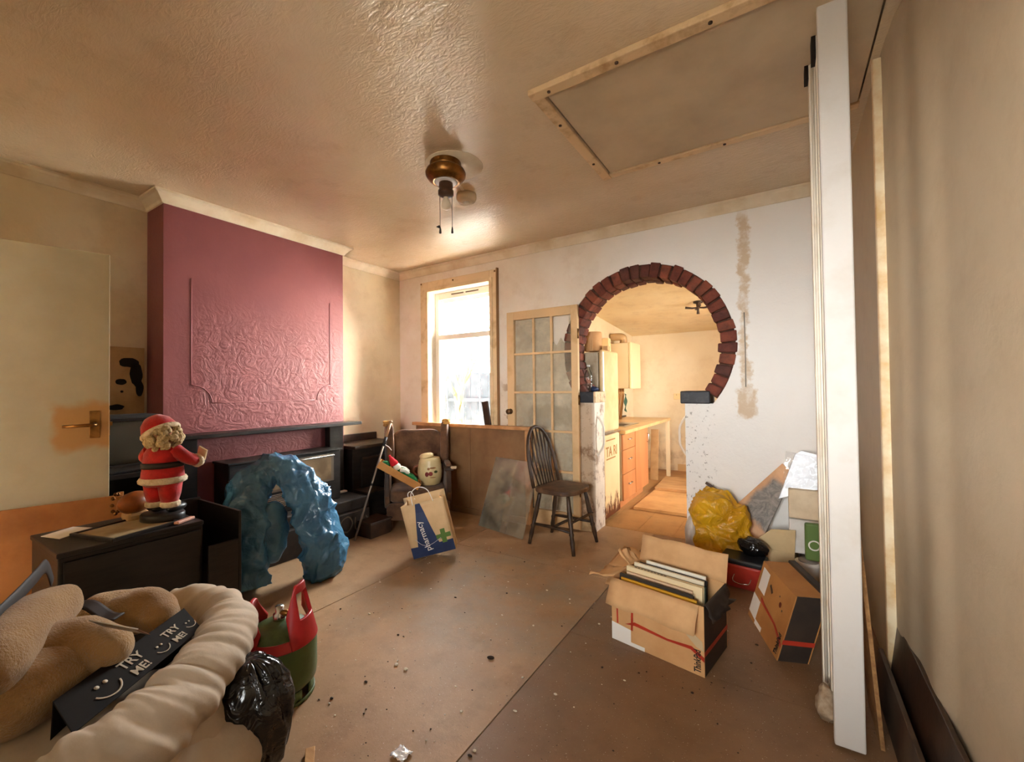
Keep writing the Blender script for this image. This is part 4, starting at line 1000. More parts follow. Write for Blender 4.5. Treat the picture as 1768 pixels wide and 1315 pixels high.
def onjar(az, z, pts, m, name):
    rr = .1165; mb = MB(); n = len(pts)
    vs = [(rr*math.sin(az+p[0]/rr), -rr*math.cos(az+p[0]/rr), z+p[1]) for p in pts]
    mb.add(vs, [tuple(range(n))]); mb.build(name, m, jr, solid=.003)
m_ap = mat('apple_red_print', S(130, 40, 34), .5); m_lf = mat('leaf_print', S(74, 78, 40), .5); m_pt = mat('brown_print', S(150, 104, 62), .5)
def oval(cx, cy, rx, ry, n=14): return [(cx+rx*math.cos(2*PI*i/n), cy+ry*math.sin(2*PI*i/n)) for i in range(n)]
onjar(0, .11, oval(-.035, 0, .018, .022), m_ap, 'apple_print'); onjar(0, .11, oval(0, .004, .020, .020), m_ap, 'apple_print')
onjar(0, .125, oval(.05, .005, .018, .012), m_lf, 'leaf_print'); onjar(0, .155, oval(.02, .012, .03, .008), m_pt, 'scroll_print'); onjar(0, .155, oval(-.02, .005, .012, .012), m_pt, 'scroll_print')
onjar(0, .085, oval(.02, -.005, .03, .004), m_pt, 'scroll_print')
# shallow carton with a soft toy, propped across the chair arm
Mt = Matrix.Translation((-2.99, 3.0, 0)) @ Matrix.Rotation(R(46), 4, 'Z')
e1 = Mt @ Vector((-.01, -.31, .352)); e0 = Mt @ Vector((-.36, -.31, .575))
dx_ = (e1-e0); Ltr = dx_.length; yb = Mt.to_3x3() @ Vector((0, 1, 0)); Fm = frame(e0, dx_, yb)
ct = thing('shallow_carton', 'shallow tan carton propped at a slant on the armchair', 'box', e0)
ct.rotation_euler = Fm.to_euler()
for a, b in [((0, 0, 0), (Ltr, .14, .006)), ((0, 0, .006), (Ltr, .005, .062)), ((0, .135, .006), (Ltr, .14, .062)), ((0, .005, .006), (.005, .135, .062)), ((Ltr-.005, .005, .006), (Ltr, .135, .062))]:
    MB().box2(a, b).build('panel', mat('tan_card', S(200, 142, 72), .6, S(184, 124, 58), 5), ct, bevel=.002)
ty = thing('knitted_toy', 'red white and green knitted toy lying in the slanted carton', 'soft toy', e0)
ty.rotation_euler = ct.rotation_euler
kn_ = lambda n, c, m, lst: [MB_.build(n, m, ty) for MB_ in lst]
m_k1 = mat('knit_red', S(206, 26, 40), .9, bump=.5, bscale=150); m_k2 = mat('knit_white', S(226, 226, 214), .9, bump=.5, bscale=150); m_k3 = mat('knit_green', S(24, 118, 58), .9, S(16, 90, 44), 30, bump=.5, bscale=150)
MB().lathe([(.034, 0), (.036, .02), (.024, .05), (.010, .085), (.012, .10)], 18, Matrix.Translation((.13, .07, .085)) @ Matrix.Rotation(R(-62), 4, 'Y')).build('hat', m_k1, ty)
MB().ell((.155, .07, .08), (.034, .038, .034)).build('head', m_k2, ty)
MB().ell((.235, .07, .062), (.065, .045, .04)).build('body', m_k3, ty)
for y in (.035, .105):
    MB().tube([(.26, y, .06), (.32, y, .065), (.375, y, .05)], [.024, .022, .02], 12).build('leg', m_k3, ty)
    MB().tube([(.19, y-.02+.04*(y > .07), .08), (.23, y+.01*(1 if y > .07 else -1), .092), (.27, y, .085)], [.018, .017, .016], 12).build('arm', m_k2, ty)
MB().ell((.06, .07, .05), (.04, .05, .03)).build('felt_wrap', m_k3, ty)
MB().ell((.07, .07, .012), (.05, .05, .006)).build('felt_pad', m_k3, ty)
# walking stick
stk = thing('walking_stick', 'grey metal walking stick leaning against the armchair', 'walking stick', (-3.02, 2.30, 0))
sv = Vector((-.03, .42, .957))
MB().tube([(0, 0, .006), sv*.99], [.0085, .0085], 10).build('shaft', mat('grey_alloy', S(150, 136, 124), .35, metal=.5), stk)
MB().tube([sv*.86, sv*.99], [.013, .012], 10).build('grip', mat('grip_tan', S(170, 130, 92), .6), stk)
MB().tube([sv*.78, sv*.86], [.014, .014], 10).build('clamp', M_INK, stk)
MB().ell(sv, (.017, .017, .014)).build('knob', mat('grip_tan', S(170, 130, 92), .6), stk)
MB().tube([sv*.44, sv*.46], .0115, 10).build('ferrule_ring', M_INK, stk)
MB().tube([sv*.80, sv*.80+Vector((.03, .03, -.03)), sv*.78+Vector((.05, .05, -.04))], .003, 6).build('wrist_cord', M_PAPER, stk)

# ------------------------------------------------------------------ wooden panel, glass, dark slat
wp = thing('cabinet_back', 'large brown wooden panel with framed edges standing under the window', 'panel', (-2.70, 3.41, 0))
m_pan = mat('brown_panel', S(150, 112, 76), .6, S(126, 90, 60), 3, bump=.06)
m_rail = mat('worn_tan_rail', S(204, 152, 102), .5, S(170, 116, 72), 7)
MB().box2((-.72, .0, .02), (.70, .012, .86)).build('panel_board', m_pan, wp)
MB().box2((-.76, -.025, .86), (.73, .03, .895)).build('top_rail', m_rail, wp, bevel=.005)
MB().box2((.68, -.025, 0), (.73, .03, .86)).build('end_stile', m_rail, wp, bevel=.005)
MB().box2((.0, -.012, .06), (.035, 0, .86)).build('middle_batten', m_pan, wp, bevel=.003)
MB().box2((-.72, -.02, 0), (.68, .0, .06)).build('bottom_rail', m_pan, wp, bevel=.003)
gl = thing('glass_sheet', 'dusty sheet of glass leaning on the brown panel', 'glass sheet', (-2.12, 3.10, 0), R(-14), rot=(R(-21), 0, R(-12)))
MB().box2((-.27, -.002, .0), (.28, .003, .64)).build('sheet', m_glass('dusty_glass', (.95, .94, .91, 1), .22), gl)
tag(MB().box((-2.50, 3.466, .965), (.075, .018, .32), rot=(0, R(-9), 0)).build('dark_plank', M_DKW, bevel=.006), 'short dark wooden slat leaning in the window corner', 'slat')

# ------------------------------------------------------------------ hoop-back chair
hc = thing('hoop_chair', 'dark hoop-back wooden chair with spindles by the glazed door', 'chair', (-1.525, 3.14, 0), R(84))
m_ch = mat('dark_worn_chair', S(74, 54, 38), .45, S(46, 32, 24), 12, bump=.15, bscale=40)
pts = [(.20*math.copysign(abs(math.cos(t))**.6, math.cos(t)), .19*math.copysign(abs(math.sin(t))**.7, math.sin(t))-.0) for t in [2*PI*i/40 for i in range(40)]]
MB().prism(pts, .034, Matrix.Translation((0, 0, .425))).build('seat', mat('seat_worn', S(112, 84, 60), .5, S(72, 50, 36), 8, bump=.15), hc, bevel=.008)
for sx, sy, ex, ey in ((-.13, -.13, -.185, -.205), (.13, -.13, .185, -.205), (-.12, .13, -.165, .215), (.12, .13, .165, .215)):
    top = Vector((sx, sy, .43)); bot = Vector((ex, ey, 0)); pr = [(0, .013), (.1, .014), (.2, .019), (.3, .015), (.34, .020), (.38, .014), (.6, .020), (.85, .016), (1, .013)]
    MB().tube([bot.lerp(top, t) for t, r_ in pr], [r_ for t, r_ in pr], 10).build('leg', m_ch, hc)
for s_ in (-1, 1):
    MB().tube([(.168*s_, -.178, .16), (.150*s_, 0, .165), (.150*s_, .182, .16)], [.009, .013, .009], 8).build('stretcher', m_ch, hc)
MB().tube([(-.155, .0, .165), (0, 0, .165), (.155, 0, .165)], [.009, .012, .009], 8).build('stretcher', m_ch, hc)
MB().tube([(-.168, -.178, .235), (.168, -.178, .235)], .010, 8).build('stretcher', m_ch, hc)
hoop = []
for i in range(25):
    t = PI*i/24; z = .455+.47*math.sin(t)**.75; hoop.append((.185*math.cos(t)*(1+.10*math.sin(t)), .15+.11*(z-.455)/.47, z))
MB().tube(hoop, .014, 10).build('hoop_back', m_ch, hc)
for i in range(7):
    x = -.13+.26*i/6; t = math.acos(max(-1, min(1, x*1.12/.185/1.08))); z = .455+.465*math.sin(t)**.75
    MB().tube([(x*.82, .15, .45), (x, .15+.055, (z+.455)/2), (x*1.12, .15+.11*(z-.455)/.47, z)], [.006, .008, .006], 8).build('spindle', m_ch, hc)

# ------------------------------------------------------------------ pharmacy paper bag
ph = thing('paper_bag', 'paper carrier bag printed pharmacy with blue wedge and green cross', 'bag', (-2.315, 2.275, .004), rot=(R(3), R(-13), R(34)))
m_bp = mat('bag_paper', S(222, 190, 146), .7, S(206, 172, 128), 5, bump=.1, bscale=20)
m_bb = mat('bag_blue', S(48, 64, 104), .6, S(38, 52, 88), 6); m_bg = mat('bag_green', S(92, 126, 58), .6)
W_, D_, HH = .315, .12, .40
def bagp(u, v, side):
    bul = .018*math.sin(PI*u)*math.sin(PI*min(1, v*1.2))
    return (W_*u, -bul if side == 0 else D_+bul, HH*v)
MB().grid(lambda u, v: bagp(u, v, 0), 12, 12).build('front_panel', m_bp, ph, solid=.0015)
MB().grid(lambda u, v: (lambda q: (q[0], q[1], q[2]*1.07))(bagp(u, v, 1)), 10, 10).build('back_panel', m_bp, ph, solid=.0015)
for x, s_ in ((0, 1), (W_, -1)):
    MB().grid(lambda u, v: (x+s_*.035*math.sin(PI*u)*v, D_*u, HH*v*(1+.05*u)), 8, 8).build('side_gusset', m_bp, ph, solid=.0015)
MB().box2((0, 0, 0), (W_, D_, .002)).build('base_panel', m_bb, ph)
def onbag(poly, m, name, off=.0022):
    n = 14; mb = MB(); vs = []
    from mathutils.geometry import tessellate_polygon
    # fine grid clipped by sampling: build strips between left and right edge functions
    for i in range(n+1):
        t = i/n; (l, r, z) = poly(t)
        for j in range(7):
            x = l+(r-l)*j/6; y = bagp(x/W_, z/HH, 0)[1]-off; vs.append((x, y, z))
    fs = [(i*7+j, i*7+j+1, (i+1)*7+j+1, (i+1)*7+j) for i in range(n) for j in range(6)]
    mb.add(vs, fs); return mb.build(name, m, ph)
onbag(lambda t: (.055+.05*t, .215-.075*t, .085+.31*t), m_bb, 'blue_wedge')
onbag(lambda t: (.0, W_, .002+.083*t), m_bb, 'blue_band')
gx, gz = .255, .125
onbag(lambda t: (gx-.017, gx+.017, gz-.052+.104*t), m_bg, 'green_cross', .0032)
onbag(lambda t: (gx-.052, gx+.052, gz-.017+.034*t), m_bg, 'green_cross', .0034)
yy = -.021
lettering('pharmacy', .060, M_PAPER, ph, frame((.150, yy, .045), (-.12, 0, 1), (-1, 0, -.12)), bold=.0004, squash=.98)
P8, Q8 = dense([(.09, -.008, HH-.01), (.10, -.01, HH+.08), (.16, -.012, HH+.115), (.22, -.01, HH+.08), (.24, -.008, HH-.01)], [.003]*5, 6)
MB().tube(P8, Q8, 8).build('handle', M_PAPER, ph)
P8, Q8 = dense([(.04, D_, HH), (.04, D_+.01, HH+.05), (.07, D_+.01, HH+.06), (.085, D_, HH)], [.003]*4, 5)
MB().tube(P8, Q8, 8).build('handle', M_PAPER, ph)
P8, Q8 = dense([(.055, -.03, .15), (.10, -.045, .105), (.16, -.045, .095), (.24, -.04, .125)], [.0016]*4, 6)
MB().tube(P8, Q8, 6).build('loose_string', mat('string_grey', S(190, 190, 200), .5), ph)

# ------------------------------------------------------------------ laptop carton full of books (front box)
ba = thing('open_carton', 'open cardboard carton full of books with red tape on the floor', 'box', (-.500, 2.192, 0), R(-10.8))
bw, bd, bh, t_ = .446, .305, .30, .005
m_side = mat('carton_black_side', S(46, 36, 30), .6, S(60, 46, 36), 6)
m_tape = mat('red_tape', S(190, 62, 40), .4, S(168, 48, 32), 5); m_strip = mat('clear_tape', S(200, 176, 140), .15)
MB().box2((-bw/2, -bd/2, 0), (bw/2, -bd/2+t_, bh)).build('front_panel', M_CARD, ba)
MB().box2((-bw/2, bd/2-t_, 0), (bw/2, bd/2, bh)).build('back_panel', M_CARD, ba)
MB().box2((-bw/2, -bd/2+t_, 0), (-bw/2+t_, bd/2-t_, bh)).build('side_panel', M_CARD, ba)
MB().box2((bw/2-t_, -bd/2+t_, 0), (bw/2, bd/2-t_, bh)).build('side_panel', m_side, ba)
MB().box2((-bw/2+t_, -bd/2+t_, 0), (bw/2-t_, bd/2-t_, .005)).build('base_panel', M_CARD, ba)
def flap(p0, p1, d, name='flap', n=8, wob=.006, seed=0, m=M_CARDIN):
    p0, p1, d = Vector(p0), Vector(p1), Vector(d); nrm = (p1-p0).cross(d).normalized()
    mb = MB().grid(lambda u, v: p0.lerp(p1, u)+d*v*(1+.08*fbm((u*3, seed, 0), 1))+nrm*wob*fbm((u*4, v*3, seed), 1.3)*2*v, n, 5)
    return mb.build(name, m, ba, solid=.004)
flap((-bw/2, -bd/2, bh), (bw/2-.02, -bd/2, bh), (0, -.062, -.105), seed=1)
flap((-bw/2, bd/2, bh), (bw/2, bd/2, bh), (.0, .045, .125), seed=2)
flap((-bw/2, -bd/2+.02, bh), (-bw/2, .02, bh), (-.13, -.02, -.03), seed=3, wob=.02)
flap((-bw/2, .04, bh), (-bw/2, bd/2-.01, bh), (-.09, .03, .045), seed=4, wob=.02)
flap((bw/2, -bd/2+.02, bh), (bw/2, bd/2-.02, bh), (.04, .0, -.06), seed=5, wob=.02, m=m_side)
fy = -bd/2-.0008
def onfront(pts, m, name, th=.0008):
    return MB().prism(pts, th, frame((0, fy, 0), (1, 0, 0), (0, 0, 1)) @ Matrix.Translation((0, 0, 0))).build(name, m, ba)
onfront([(-bw/2, .0), (-.05, .0), (-.05, .018), (-.12, .018), (-.12, .075), (-bw/2, .085)], M_PAPER, 'white_label')
onfront([(-.14, .10), (-.10, .12), (.06, .105), (.17, .115), (bw/2, .085), (bw/2, .065), (.165, .10), (.06, .095), (-.10, .103), (-.15, .095)], m_tape, 'red_tape')
onfront([(-.12, .075), (-.11, .075), (-.105, .24), (-.115, .24)], m_tape, 'red_tape'); onfront([(-.195, .085), (-.187, .085), (-.190, .24), (-.198, .24)], m_tape, 'red_tape')
onfront([(.09, .22), (.15, .19), (.215, .15), (.222, .11), (.19, .12), (.15, .155)], m_strip, 'clear_tape', .0015)
lettering('ThinkPad', .042, M_INK, ba, frame((.207, fy-.0005, .012), (0, 0, 1), (-1, 0, 0)), bold=.0006, squash=.62)
MB().box2((bw/2, -bd/2, .085), (bw/2+.001, bd/2, .105)).build('red_tape', m_tape, ba)
# the books and sleeves, each one a thing
bkcols = [(S(54, 46, 40), 'dark grey'), (S(228, 206, 164), 'cream'), (S(52, 70, 60), 'dark green'), (S(222, 186, 150), 'pale pink'), (S(40, 34, 32), 'black'), (S(232, 218, 190), 'ivory'),
          (S(214, 160, 40), 'yellow'), (S(70, 50, 40), 'brown'), (S(240, 232, 214), 'white'), (S(80, 70, 64), 'grey'), (S(150, 120, 92), 'tan'), (S(60, 50, 56), 'charcoal')]
Mb = Matrix.Translation((-.500, 2.192, 0)) @ Matrix.Rotation(R(-10.8), 4, 'Z')
specs = [(-.128, 6, .292, .008, 4, .37), (-.112, 0, .302, .014, 4, .36), (-.092, 4, .288, .014, 4, .34), (-.070, 3, .302, .010, 4, .33), (-.048, 1, .322, .022, 4, .38), (-.024, 2, .315, .014, 4, .36),
         (-.003, 5, .330, .012, 4, .35), (.018, 9, .310, .014, 4, .33), (.038, 4, .318, .012, 4, .34), (.057, 8, .330, .010, 4, .30), (.076, 11, .300, .014, 4, .33), (.098, 7, .290, .014, 4, .34)]
where = ['frontmost in the carton', 'just behind the front flap', 'third from the carton front', 'near the carton front', 'with brown print near the middle', 'in the middle of the carton', 'standing tallest in the carton', 'behind the tall ivory one', 'in front of the white one near the back flap', 'near the back flap of the carton', 'almost against the back flap', 'last against the back flap']
for i, (y, c, h_, th, tl, ln) in enumerate(specs):
    b_ = thing('book', '%s book %s' % (bkcols[c][1], where[i]), 'book', Mb @ Vector((-.015+.02*random.uniform(-1, 1), y, .006)), group='books in the open carton', rot=(R(-tl), 0, R(-10.8)))
    cvm = mat('book_%d' % c, bkcols[c][0], .5)
    MB().box2((-ln/2, -th/2, 0), (ln/2, -th/2+.0018, h_)).box2((-ln/2, th/2-.0018, 0), (ln/2, th/2, h_)).box2((-ln/2, -th/2, h_-.0018), (ln/2, th/2, h_)).build('cover', cvm, b_)
    MB().box2((-ln/2+.003, -th/2+.0019, .002), (ln/2-.003, th/2-.0019, h_-.002)).build('page_block', mat('pages', S(226, 206, 168), .8), b_)
    if i == 4: lettering('Sunbeams', .018, M_INK, b_, frame((-ln/2+.05, -th/2+.001, h_+.0004), (1, 0, 0), (0, 1, 0)), name='spine_print') if False else [MB().box2((-ln/2+.04+k*.017, -.004, h_), (-ln/2+.052+k*.017, .004, h_+.0006)).build('spine_print', M_DKW, b_) for k in range(10)]
# torn cardboard behind
tag(MB().grid(lambda u, v: (-1.06+.20*u+.03*v, 2.90+.16*v-.05*u, .012+.05*math.sin(PI*u)*v+.05*v), 8, 6).build('torn_cardboard', M_CARD, solid=.004), 'torn piece of cardboard on the floor near the hoop-back chair', 'cardboard')
tag(MB().grid(lambda u, v: (-.98+.52*u, 2.62+.14*v-.02*u, .006+.006*math.sin(3*u)+.02*v), 8, 4).build('cardboard_strip', M_CARDIN, solid=.004), 'long cardboard strip lying behind the open carton', 'cardboard')

# ------------------------------------------------------------------ second carton, leaning and skewed
bx = thing('leaning_carton', 'skewed laptop carton with white labels and red tape by the post', 'box', (-.19, 2.682, 0), R(-70.3))
lw, ldp, lh, sh = .41, .13, .295, .085
def sk_(q): return (q[0], q[1]+sh*q[2]/lh, q[2])
def skbox(a, b, m, name): return MB().box2(a, b).each(sk_).build(name, m, bx)
m_c2 = mat('cardboard_dark', S(184, 128, 70), .75, S(168, 112, 58), 5)
skbox((0, 0, 0), (lw, .005, lh), m_c2, 'front_panel'); skbox((0, ldp-.005, 0), (lw, ldp, lh), m_c2, 'back_panel')
skbox((0, .005, 0), (.005, ldp-.005, lh), m_c2, 'side_panel'); skbox((lw-.005, .005, 0), (lw, ldp-.005, lh), m_side, 'side_panel'); skbox((.005, .005, 0), (lw-.005, ldp-.005, .005), m_c2, 'base_panel')
skbox((.005, .005, lh-.005), (lw-.005, ldp-.005, lh), m_c2, 'lid_panel')
skbox((-.005, ldp-.01, lh), (lw+.03, ldp+.02, lh+.012), m_side, 'lid_flap')
Mk = frame((0, -.0008, 0), (1, 0, 0), (0, sh, lh))
def onsk(pts, m, name): return MB().prism(pts, .0008, Mk).build(name, m, bx)
onsk([(.03, .17), (.12, .165), (.12, .28), (.03, .285)], M_PAPER, 'white_label'); onsk([(.0, .03), (.10, .02), (.10, .12), (.0, .13)], M_PAPER, 'white_label'); onsk([(.10, .005), (.19, .005), (.19, .028), (.10, .028)], M_PAPER, 'white_label')
onsk([(.10, .15), (.16, .135), (.30, .12), (lw, .075), (lw, .058), (.30, .106), (.16, .12), (.10, .125)], m_tape, 'red_tape')
lettering('ThinkPad', .042, M_INK, bx, Mk @ Matrix.Translation((lw-.02, .012, .001)) @ Matrix.Rotation(PI/2, 4, 'Z'), bold=.0006, squash=.62)
lettering('DHL', .03, M_DKW, bx, Mk @ Matrix.Translation((.15, .24, .001)) @ Matrix.Rotation(-.35, 4, 'Z'), bold=.001, squash=1.3) if False else onsk([(.15, .235), (.19, .21), (.20, .222), (.16, .248)], M_DKW, 'faded_mark')
onsk(oval(.30, .21, .013, .013), mat('faded_red', S(120, 52, 30), .6), 'round_mark'); onsk(oval(.275, .24, .004, .004), M_DKW, 'round_mark'); onsk(oval(.33, .195, .005, .005), M_DKW, 'round_mark')
skbox((lw, .0, .075), (lw+.001, ldp, .095), m_tape, 'red_tape')

# ------------------------------------------------------------------ red tub, yellow bag, boards against the wall
rb = thing('red_tub', 'red plastic tub with black lid between the carton and yellow bag', 'tub', (-.235, 3.04, 0), R(-8))
MB().add([(-.085, -.06, 0), (.085, -.06, 0), (.085, .06, 0), (-.085, .06, 0), (-.115, -.085, .155), (.115, -.085, .155), (.115, .085, .155), (-.115, .085, .155)],
    [(3, 2, 1, 0), (4, 5, 6, 7), (0, 1, 5, 4), (1, 2, 6, 5), (2, 3, 7, 6), (3, 0, 4, 7)]).build('body', mat('tub_red', S(190, 62, 48), .4, S(160, 46, 38), 6), rb, bevel=.015)
MB().box2((-.122, -.092, .155), (.122, .092, .185)).build('lid', mat('tub_black', S(40, 42, 46), .35), rb, bevel=.01)
P9, Q9 = dense([(-.03, -.09, .10), (-.035, -.115, .07), (0, -.125, .06), (.05, -.115, .065), (.06, -.09, .09)], [.0028]*5, 5)
MB().tube(P9, Q9, 8).build('wire_handle', M_CHROME, rb)
mb = MB().ell((-.19, 3.10, .235), (.085, .07, .055), n=28, m=18).each(lambda q: (lambda z: Vector((q.x+.03*facet(q, 14, 1), q.y, max(.1865, z))))(q.z+.04*facet(q, 14, 3)-.01))
tag(mb.build('black_bag', M_BAG), 'crumpled black plastic bag on top of the red tub', 'bag')
M_YEL = NT('yellow_polythene'); M_YEL.out(M_YEL.mix(M_YEL.ramp(M_YEL.noise(5, 4), .35, .7), S(226, 172, 30), S(198, 140, 24)), .35, 0, .5); M_YEL.bump(M_YEL.noise(12, 3, .6, None, 1.4), .7, .03)
yb_ = thing('yellow_bag', 'bulging yellow plastic bag leaning at the right pier', 'bag', (0, 0, 0))
mb = MB().ell((-.385, 3.30, .20), (.185, .15, .22), n=90, m=70)
def yelf(q):
    d = Vector((q.x+.385, q.y-3.30, q.z-.20)).normalized(); an = math.atan2(d.z, d.x)
    lobe = max(0, d.dot(Vector((-.35, -.1, .93)).normalized())-.72)*.42+max(0, d.dot(Vector((.45, -.1, .88)).normalized())-.85)*.25
    w_ = q+Vector((fbm(q, 5, 2, 1), fbm(q, 5, 2, 2), fbm(q, 5, 2, 3)))*.04
    q = q+d*(-.03+.045*max(0, ridge(w_, 5, 7))**2.5+.03*max(0, ridge(Vector((w_.x*.6, w_.y*.6, w_.z*1.9+.6*w_.x)), 9, 3))**2.5+.014*max(0, ridge(w_, 18, 4))**2+lobe)
    return Vector((q.x, min(q.y, 3.50), max(.004, q.z)))
mb.each(yelf); mb.build('bag_skin', M_YEL.m, yb_)
mb = MB().grid(lambda u, v: (-.50+.16*u+.03*facet((u, v, 0), 4, 1), 3.27+.05*v-.03*u, .40+.12*v*(1-.5*abs(u-.35))+.05*facet((u, v, 1), 5, 2)), 16, 12)
mb.build('flopped_top', M_YEL.m, yb_, solid=.004)
mb = MB().ell((-.575, 3.26, .15), (.05, .10, .19), n=30, m=22).each(lambda q: Vector((q.x+.014*ridge(q, 9, 2), min(q.y, 3.5), max(.004, q.z+.01*fbm(q, 9)))))
tag(mb.build('white_bag', mat('white_polythene', S(206, 200, 194), .4, bump=.6, bscale=12, bdist=.03)), 'grey-white plastic bag slumped left of the yellow bag', 'bag')
tag(MB().box((-.43, 3.42, .50), (.018, .018, .16), rot=(0, R(-58), 0)).build('brown_batten', M_DKW, bevel=.003), 'short brown batten poking out behind the yellow bag', 'batten')
def m_marble():
    k = NT('marbled_print'); 
    base = k.mix(k.ramp(k.noise(5, 5, .6), .4, .6), S(220, 170, 124), S(200, 146, 100))
    g = k.mix(k.ramp(k.noise(16, 6, .7, None, 2), .35, .65), S(150, 140, 130), S(92, 84, 78))
    s = k.sep(); m = k.math('MULTIPLY', k.band(k.math('ADD', s[0], k.math('MULTIPLY', k.noise(9, 4), .12)), .14, .46, .02), k.band(k.math('ADD', s[1], k.math('MULTIPLY', k.noise(7, 4), .10)), .08, .5, .02))
    k.out(k.mix(m, base, g), .4); return k.m
Vl, Vt, Vr, Vb = [Vector(q) for q in ((-.355, 3.41, .35), (-.02, 3.47, .715), (.05, 3.46, .655), (-.17, 3.32, .15))]
pb_ = thing('print_panel', 'tan board with grey marbled print leaning on the white wall', 'board', Vl)
Fp = frame(Vl, Vt-Vl, Vb-Vl); Fi = Fp.inverted(); pb_.rotation_euler = Fp.to_euler()
q2 = [Fi @ q for q in (Vl, Vt, Vr, Vb)]
MB().prism([(q.x, q.y) for q in q2], .012).build('board', m_marble(), pb_, bevel=.002)
for i in range(2):
    pass
cbx = thing('cream_carton', 'cream carton panel slanting below the marbled board', 'box', (-.06, 3.22, 0), R(-6))
MB().box2((-.16, -.02, 0), (.10, .20, .20)).build('body', mat('cream_card_box', S(222, 194, 148), .7, S(206, 176, 130), 5), cbx, bevel=.004)
MB().add([(-.16, -.02, .20), (.10, -.02, .20), (.11, -.06, .36), (-.02, -.05, .34)], [(0, 1, 2, 3)]).build('lid_flap', mat('cream_card_box', S(222, 194, 148), .7), cbx, solid=.004)
fo = mat('white_foam', S(224, 220, 214), .8, S(206, 198, 188), 8)
for i, (z0, z1, lab) in enumerate(((.205, .415, 'lower white foam block behind the leaning carton'), (.42, .60, 'upper cream foam block stacked behind the leaning carton'))):
    f_ = thing('foam_block', lab, 'foam block', (.17, 3.30, z0), group='foam blocks stacked by the post')
    MB().box2((-.16, -.10, 0), (.15, .16, z1-z0)).build('block', fo if i == 0 else mat('cream_foam', S(226, 206, 176), .8, S(204, 180, 146), 6), f_, bevel=.008)
f_ = thing('wooden_crate', 'dark wooden crate under the white foam blocks', 'crate', (.2, 3.30, 0))
MB().box2((-.13, -.10, 0), (.12, .15, .2)).build('crate_body', M_DKW, f_, bevel=.004)
ps = thing('plastic_sheet', 'white sheet wrapped in clear plastic leaning in the corner', 'packet', (.08, 3.24, .605), rot=(R(-9), R(8), R(-4)))
MB().add([(-.11, 0, -.10), (.10, 0, .02), (.10, 0, .22), (-.03, 0, .23), (-.06, 0, .20), (-.11, .012, -.10), (.10, .012, .02), (.10, .012, .22), (-.03, .012, .23), (-.06, .012, .20)],
    [(0, 1, 2, 3, 4), (9, 8, 7, 6, 5), (0, 5, 6, 1), (1, 6, 7, 2), (2, 7, 8, 3), (3, 8, 9, 4), (4, 9, 5, 0)]).build('sheet', mat('wrapped_white', S(226, 228, 234), .25, S(206, 210, 220), 9), ps, bevel=.003)
mb = MB().grid(lambda u, v: (-.10+.20*u-.01*v, -.008+.010*ridge((u*2, v*3, 0), 2.4, 3), -.03+.24*v+.06*u*(1-v)), 26, 26)
mb.build('clear_wrap', m_glass('clear_film', (.96, .96, .97, 1), .12), ps)
gt = thing('green_tray', 'green plastic tray with a round hole beside the white post', 'tray', (.115, 3.0, .356), rot=(0, 0, R(5)))
MB().box2((-.03, -.02, -.11), (.05, .02, .10)).build('body', mat('green_plastic', S(92, 116, 58), .45), gt, bevel=.01)
MB().tube([(.012+.026*math.cos(2*PI*i/20), -.022, -.02+.026*math.sin(2*PI*i/20)) for i in range(20)], .004, 6, closed=True).build('ring', M_PAPER, gt)
cupo = thing('white_tub', 'small white tub with grey lid under the green tray', 'tub', (.10, 3.0, 0))
MB().lathe([(.055, 0), (.065, .22), (.066, .235)], 22).build('body', fo, cupo)
MB().lathe([(.05, .236), (.05, .244)], 20).build('lid', mat('lid_grey', S(120, 112, 104), .5), cupo)

# ------------------------------------------------------------------ post, boards and planks at the right
po = thing('timber_post', 'white painted timber post standing floor to ceiling at the right', 'post', (.167, 1.868, 0))
MB().box2((-.043, -.018, .01), (.043, .018, H-.002)).build('post', mat('post_white', S(208, 202, 196), .45, S(188, 176, 160), 3, .5, .8, bump=.08, bscale=30), po, bevel=.005)
m_mol = mat('moulding_white', S(232, 222, 206), .4, S(200, 178, 148), 4, .5, .8)
for i, (x0, y0, y1, lab) in enumerate(((.128, 2.0, 2.05, 'nearer of two white door stiles standing behind the post'), (.112, 2.17, 2.22, 'farther of two white door stiles standing behind the post'))):
    s_ = thing('door_stile', lab, 'door', (0, 0, 0))
    MB().box2((x0, y0, .02), (.205, y1, H-.002)).build('stile', m_mol, s_, bevel=.004)
    for k_ in range(2): MB().tube([(x0+.012+.018*k_, y0-.002, .04), (x0+.012+.018*k_, y0-.002, H-.01)], .006, 8).build('bead', m_mol, s_)
    MB().box2((x0-.014, y0-.004, H-.10+.03*i), (x0, y1, H-.002)).build('shadow_wedge', M_GROOVE, s_)  # dark block standing in for the shadow gap at the stile top
rgh = mat('torn_plaster', S(190, 168, 142), .9, S(140, 112, 84), 14, bump=.8, bscale=30)
mb = MB().ell((.105, 2.0, .045), (.03, .05, .07), n=22, m=18).each(lambda q: q+Vector((ridge(q, 22, 1), ridge(q, 21, 2), fbm(q, 30)))*.014).each(lambda q: (q.x, q.y, max(.002, q.z)))
tag(mb.build('plaster_rubble', rgh), 'lump of torn pale plaster at the foot of the white post', 'rubble')
cs = thing('chipboard_strip', 'thin chipboard sheet seen edge-on right of the white post', 'chipboard', (.262, 1.98, 0), rot=(0, R(-4), 0))
MB().box2((-.006, -.06, 0), (.006, .20, .78)).build('sheet', mat('chipboard', S(168, 124, 76), .8, S(130, 90, 52), 40, bump=.4, bscale=120), cs)
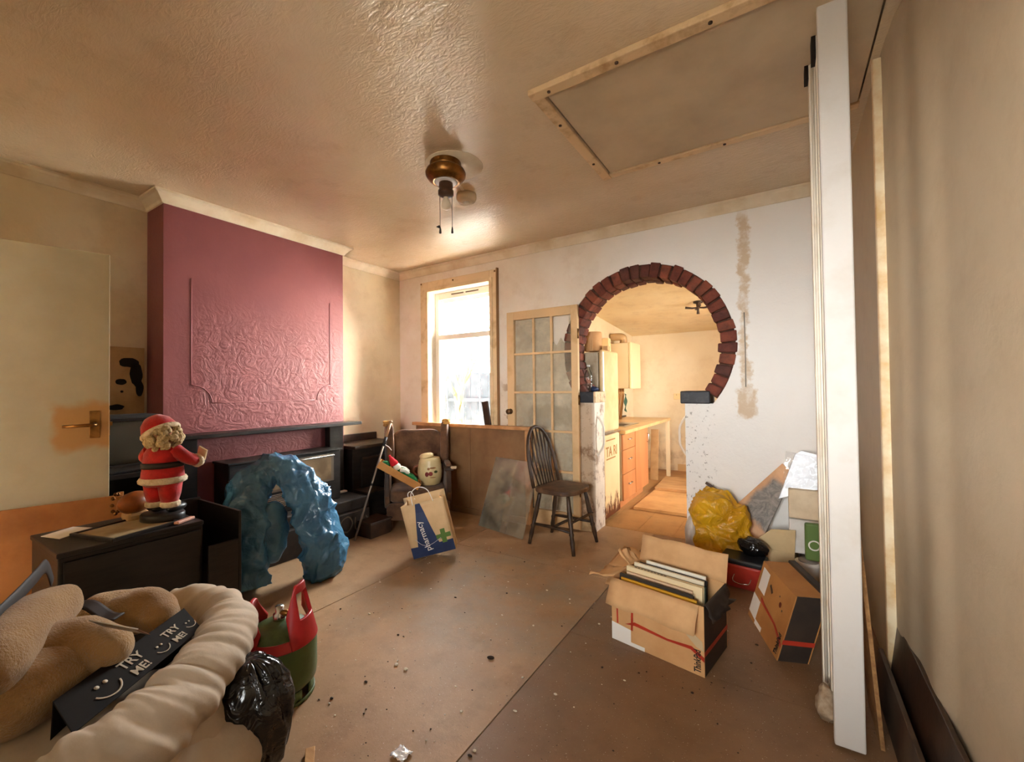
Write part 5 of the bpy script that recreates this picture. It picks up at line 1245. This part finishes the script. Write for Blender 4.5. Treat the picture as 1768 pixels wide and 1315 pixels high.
for i, (x, z, lab) in enumerate(((.335, .30, 'dark skirting plank leaning against the right wall'), (.30, .17, 'lower dark plank at the foot of the right wall'))):
    p_ = thing('skirting_plank', lab, 'plank', (x, 1.2, 0), rot=(0, R(7 if i == 0 else 5), 0))
    MB().box2((-.008, 0, .003), (.008, 1.10, z)).build('plank', M_DKW if i == 0 else mat('plank_grey', S(92, 72, 56), .55, S(66, 48, 36), 7), p_, bevel=.003)
# ------------------------------------------------------------------ bits on the floor
wm = mat('plaster_crumb', S(236, 226, 206), .9); dm = mat('dirt_crumb', S(56, 40, 30), .9)
for m_, nm, lab, n_ in ((wm, 'plaster_crumbs', 'white plaster crumbs scattered over the floor', 130), (dm, 'dirt_crumbs', 'dark dirt specks scattered over the floor', 90)):
    mb = MB()
    for i in range(n_):
        x, y = random.uniform(-2.3, -.1), random.uniform(.95, 2.9); r_ = random.choice((.002, .003, .003, .004, .006))
        mb.ell((x, y, r_*.4), (r_*random.uniform(.8, 1.8), r_, r_*.5), n=6, m=4, rot=None)
    tag(mb.build(nm, m_), lab, 'debris', kind='stuff')
tag(MB().ell((-1.17, 1.63, .006), (.018, .010, .007), n=10, m=6, rot=(0, 0, .4)).each(lambda q: Vector((q.x, q.y, max(.0006, q.z))) ).build('dirt_clod', dm), 'dark dirt clod near the long floor seam', 'debris')
mb = MB().grid(lambda u, v: (-1.16+.06*u, 1.02+.05*v, .002+.012*abs(fbm((u*3, v*3, 1), 1.5))), 8, 8)
tag(mb.build('foil_scrap', mat('foil', S(230, 232, 238), .2, metal=.3), solid=.001), 'small crumpled white scrap on the floor at the bottom edge', 'scrap')
for i, (x, y, lab) in enumerate(((-1.51, 1.37, 'left one of two pale plaster flakes on the floor'), (-1.45, 1.37, 'right one of two pale plaster flakes on the floor'))):
    tag(MB().ell((x, y, .004), (.010, .008, .005), n=10, m=6).each(lambda q: Vector((q.x, q.y, max(.0006, q.z)))).build('plaster_flake', wm), lab, 'debris', 'plaster flakes on the floor')
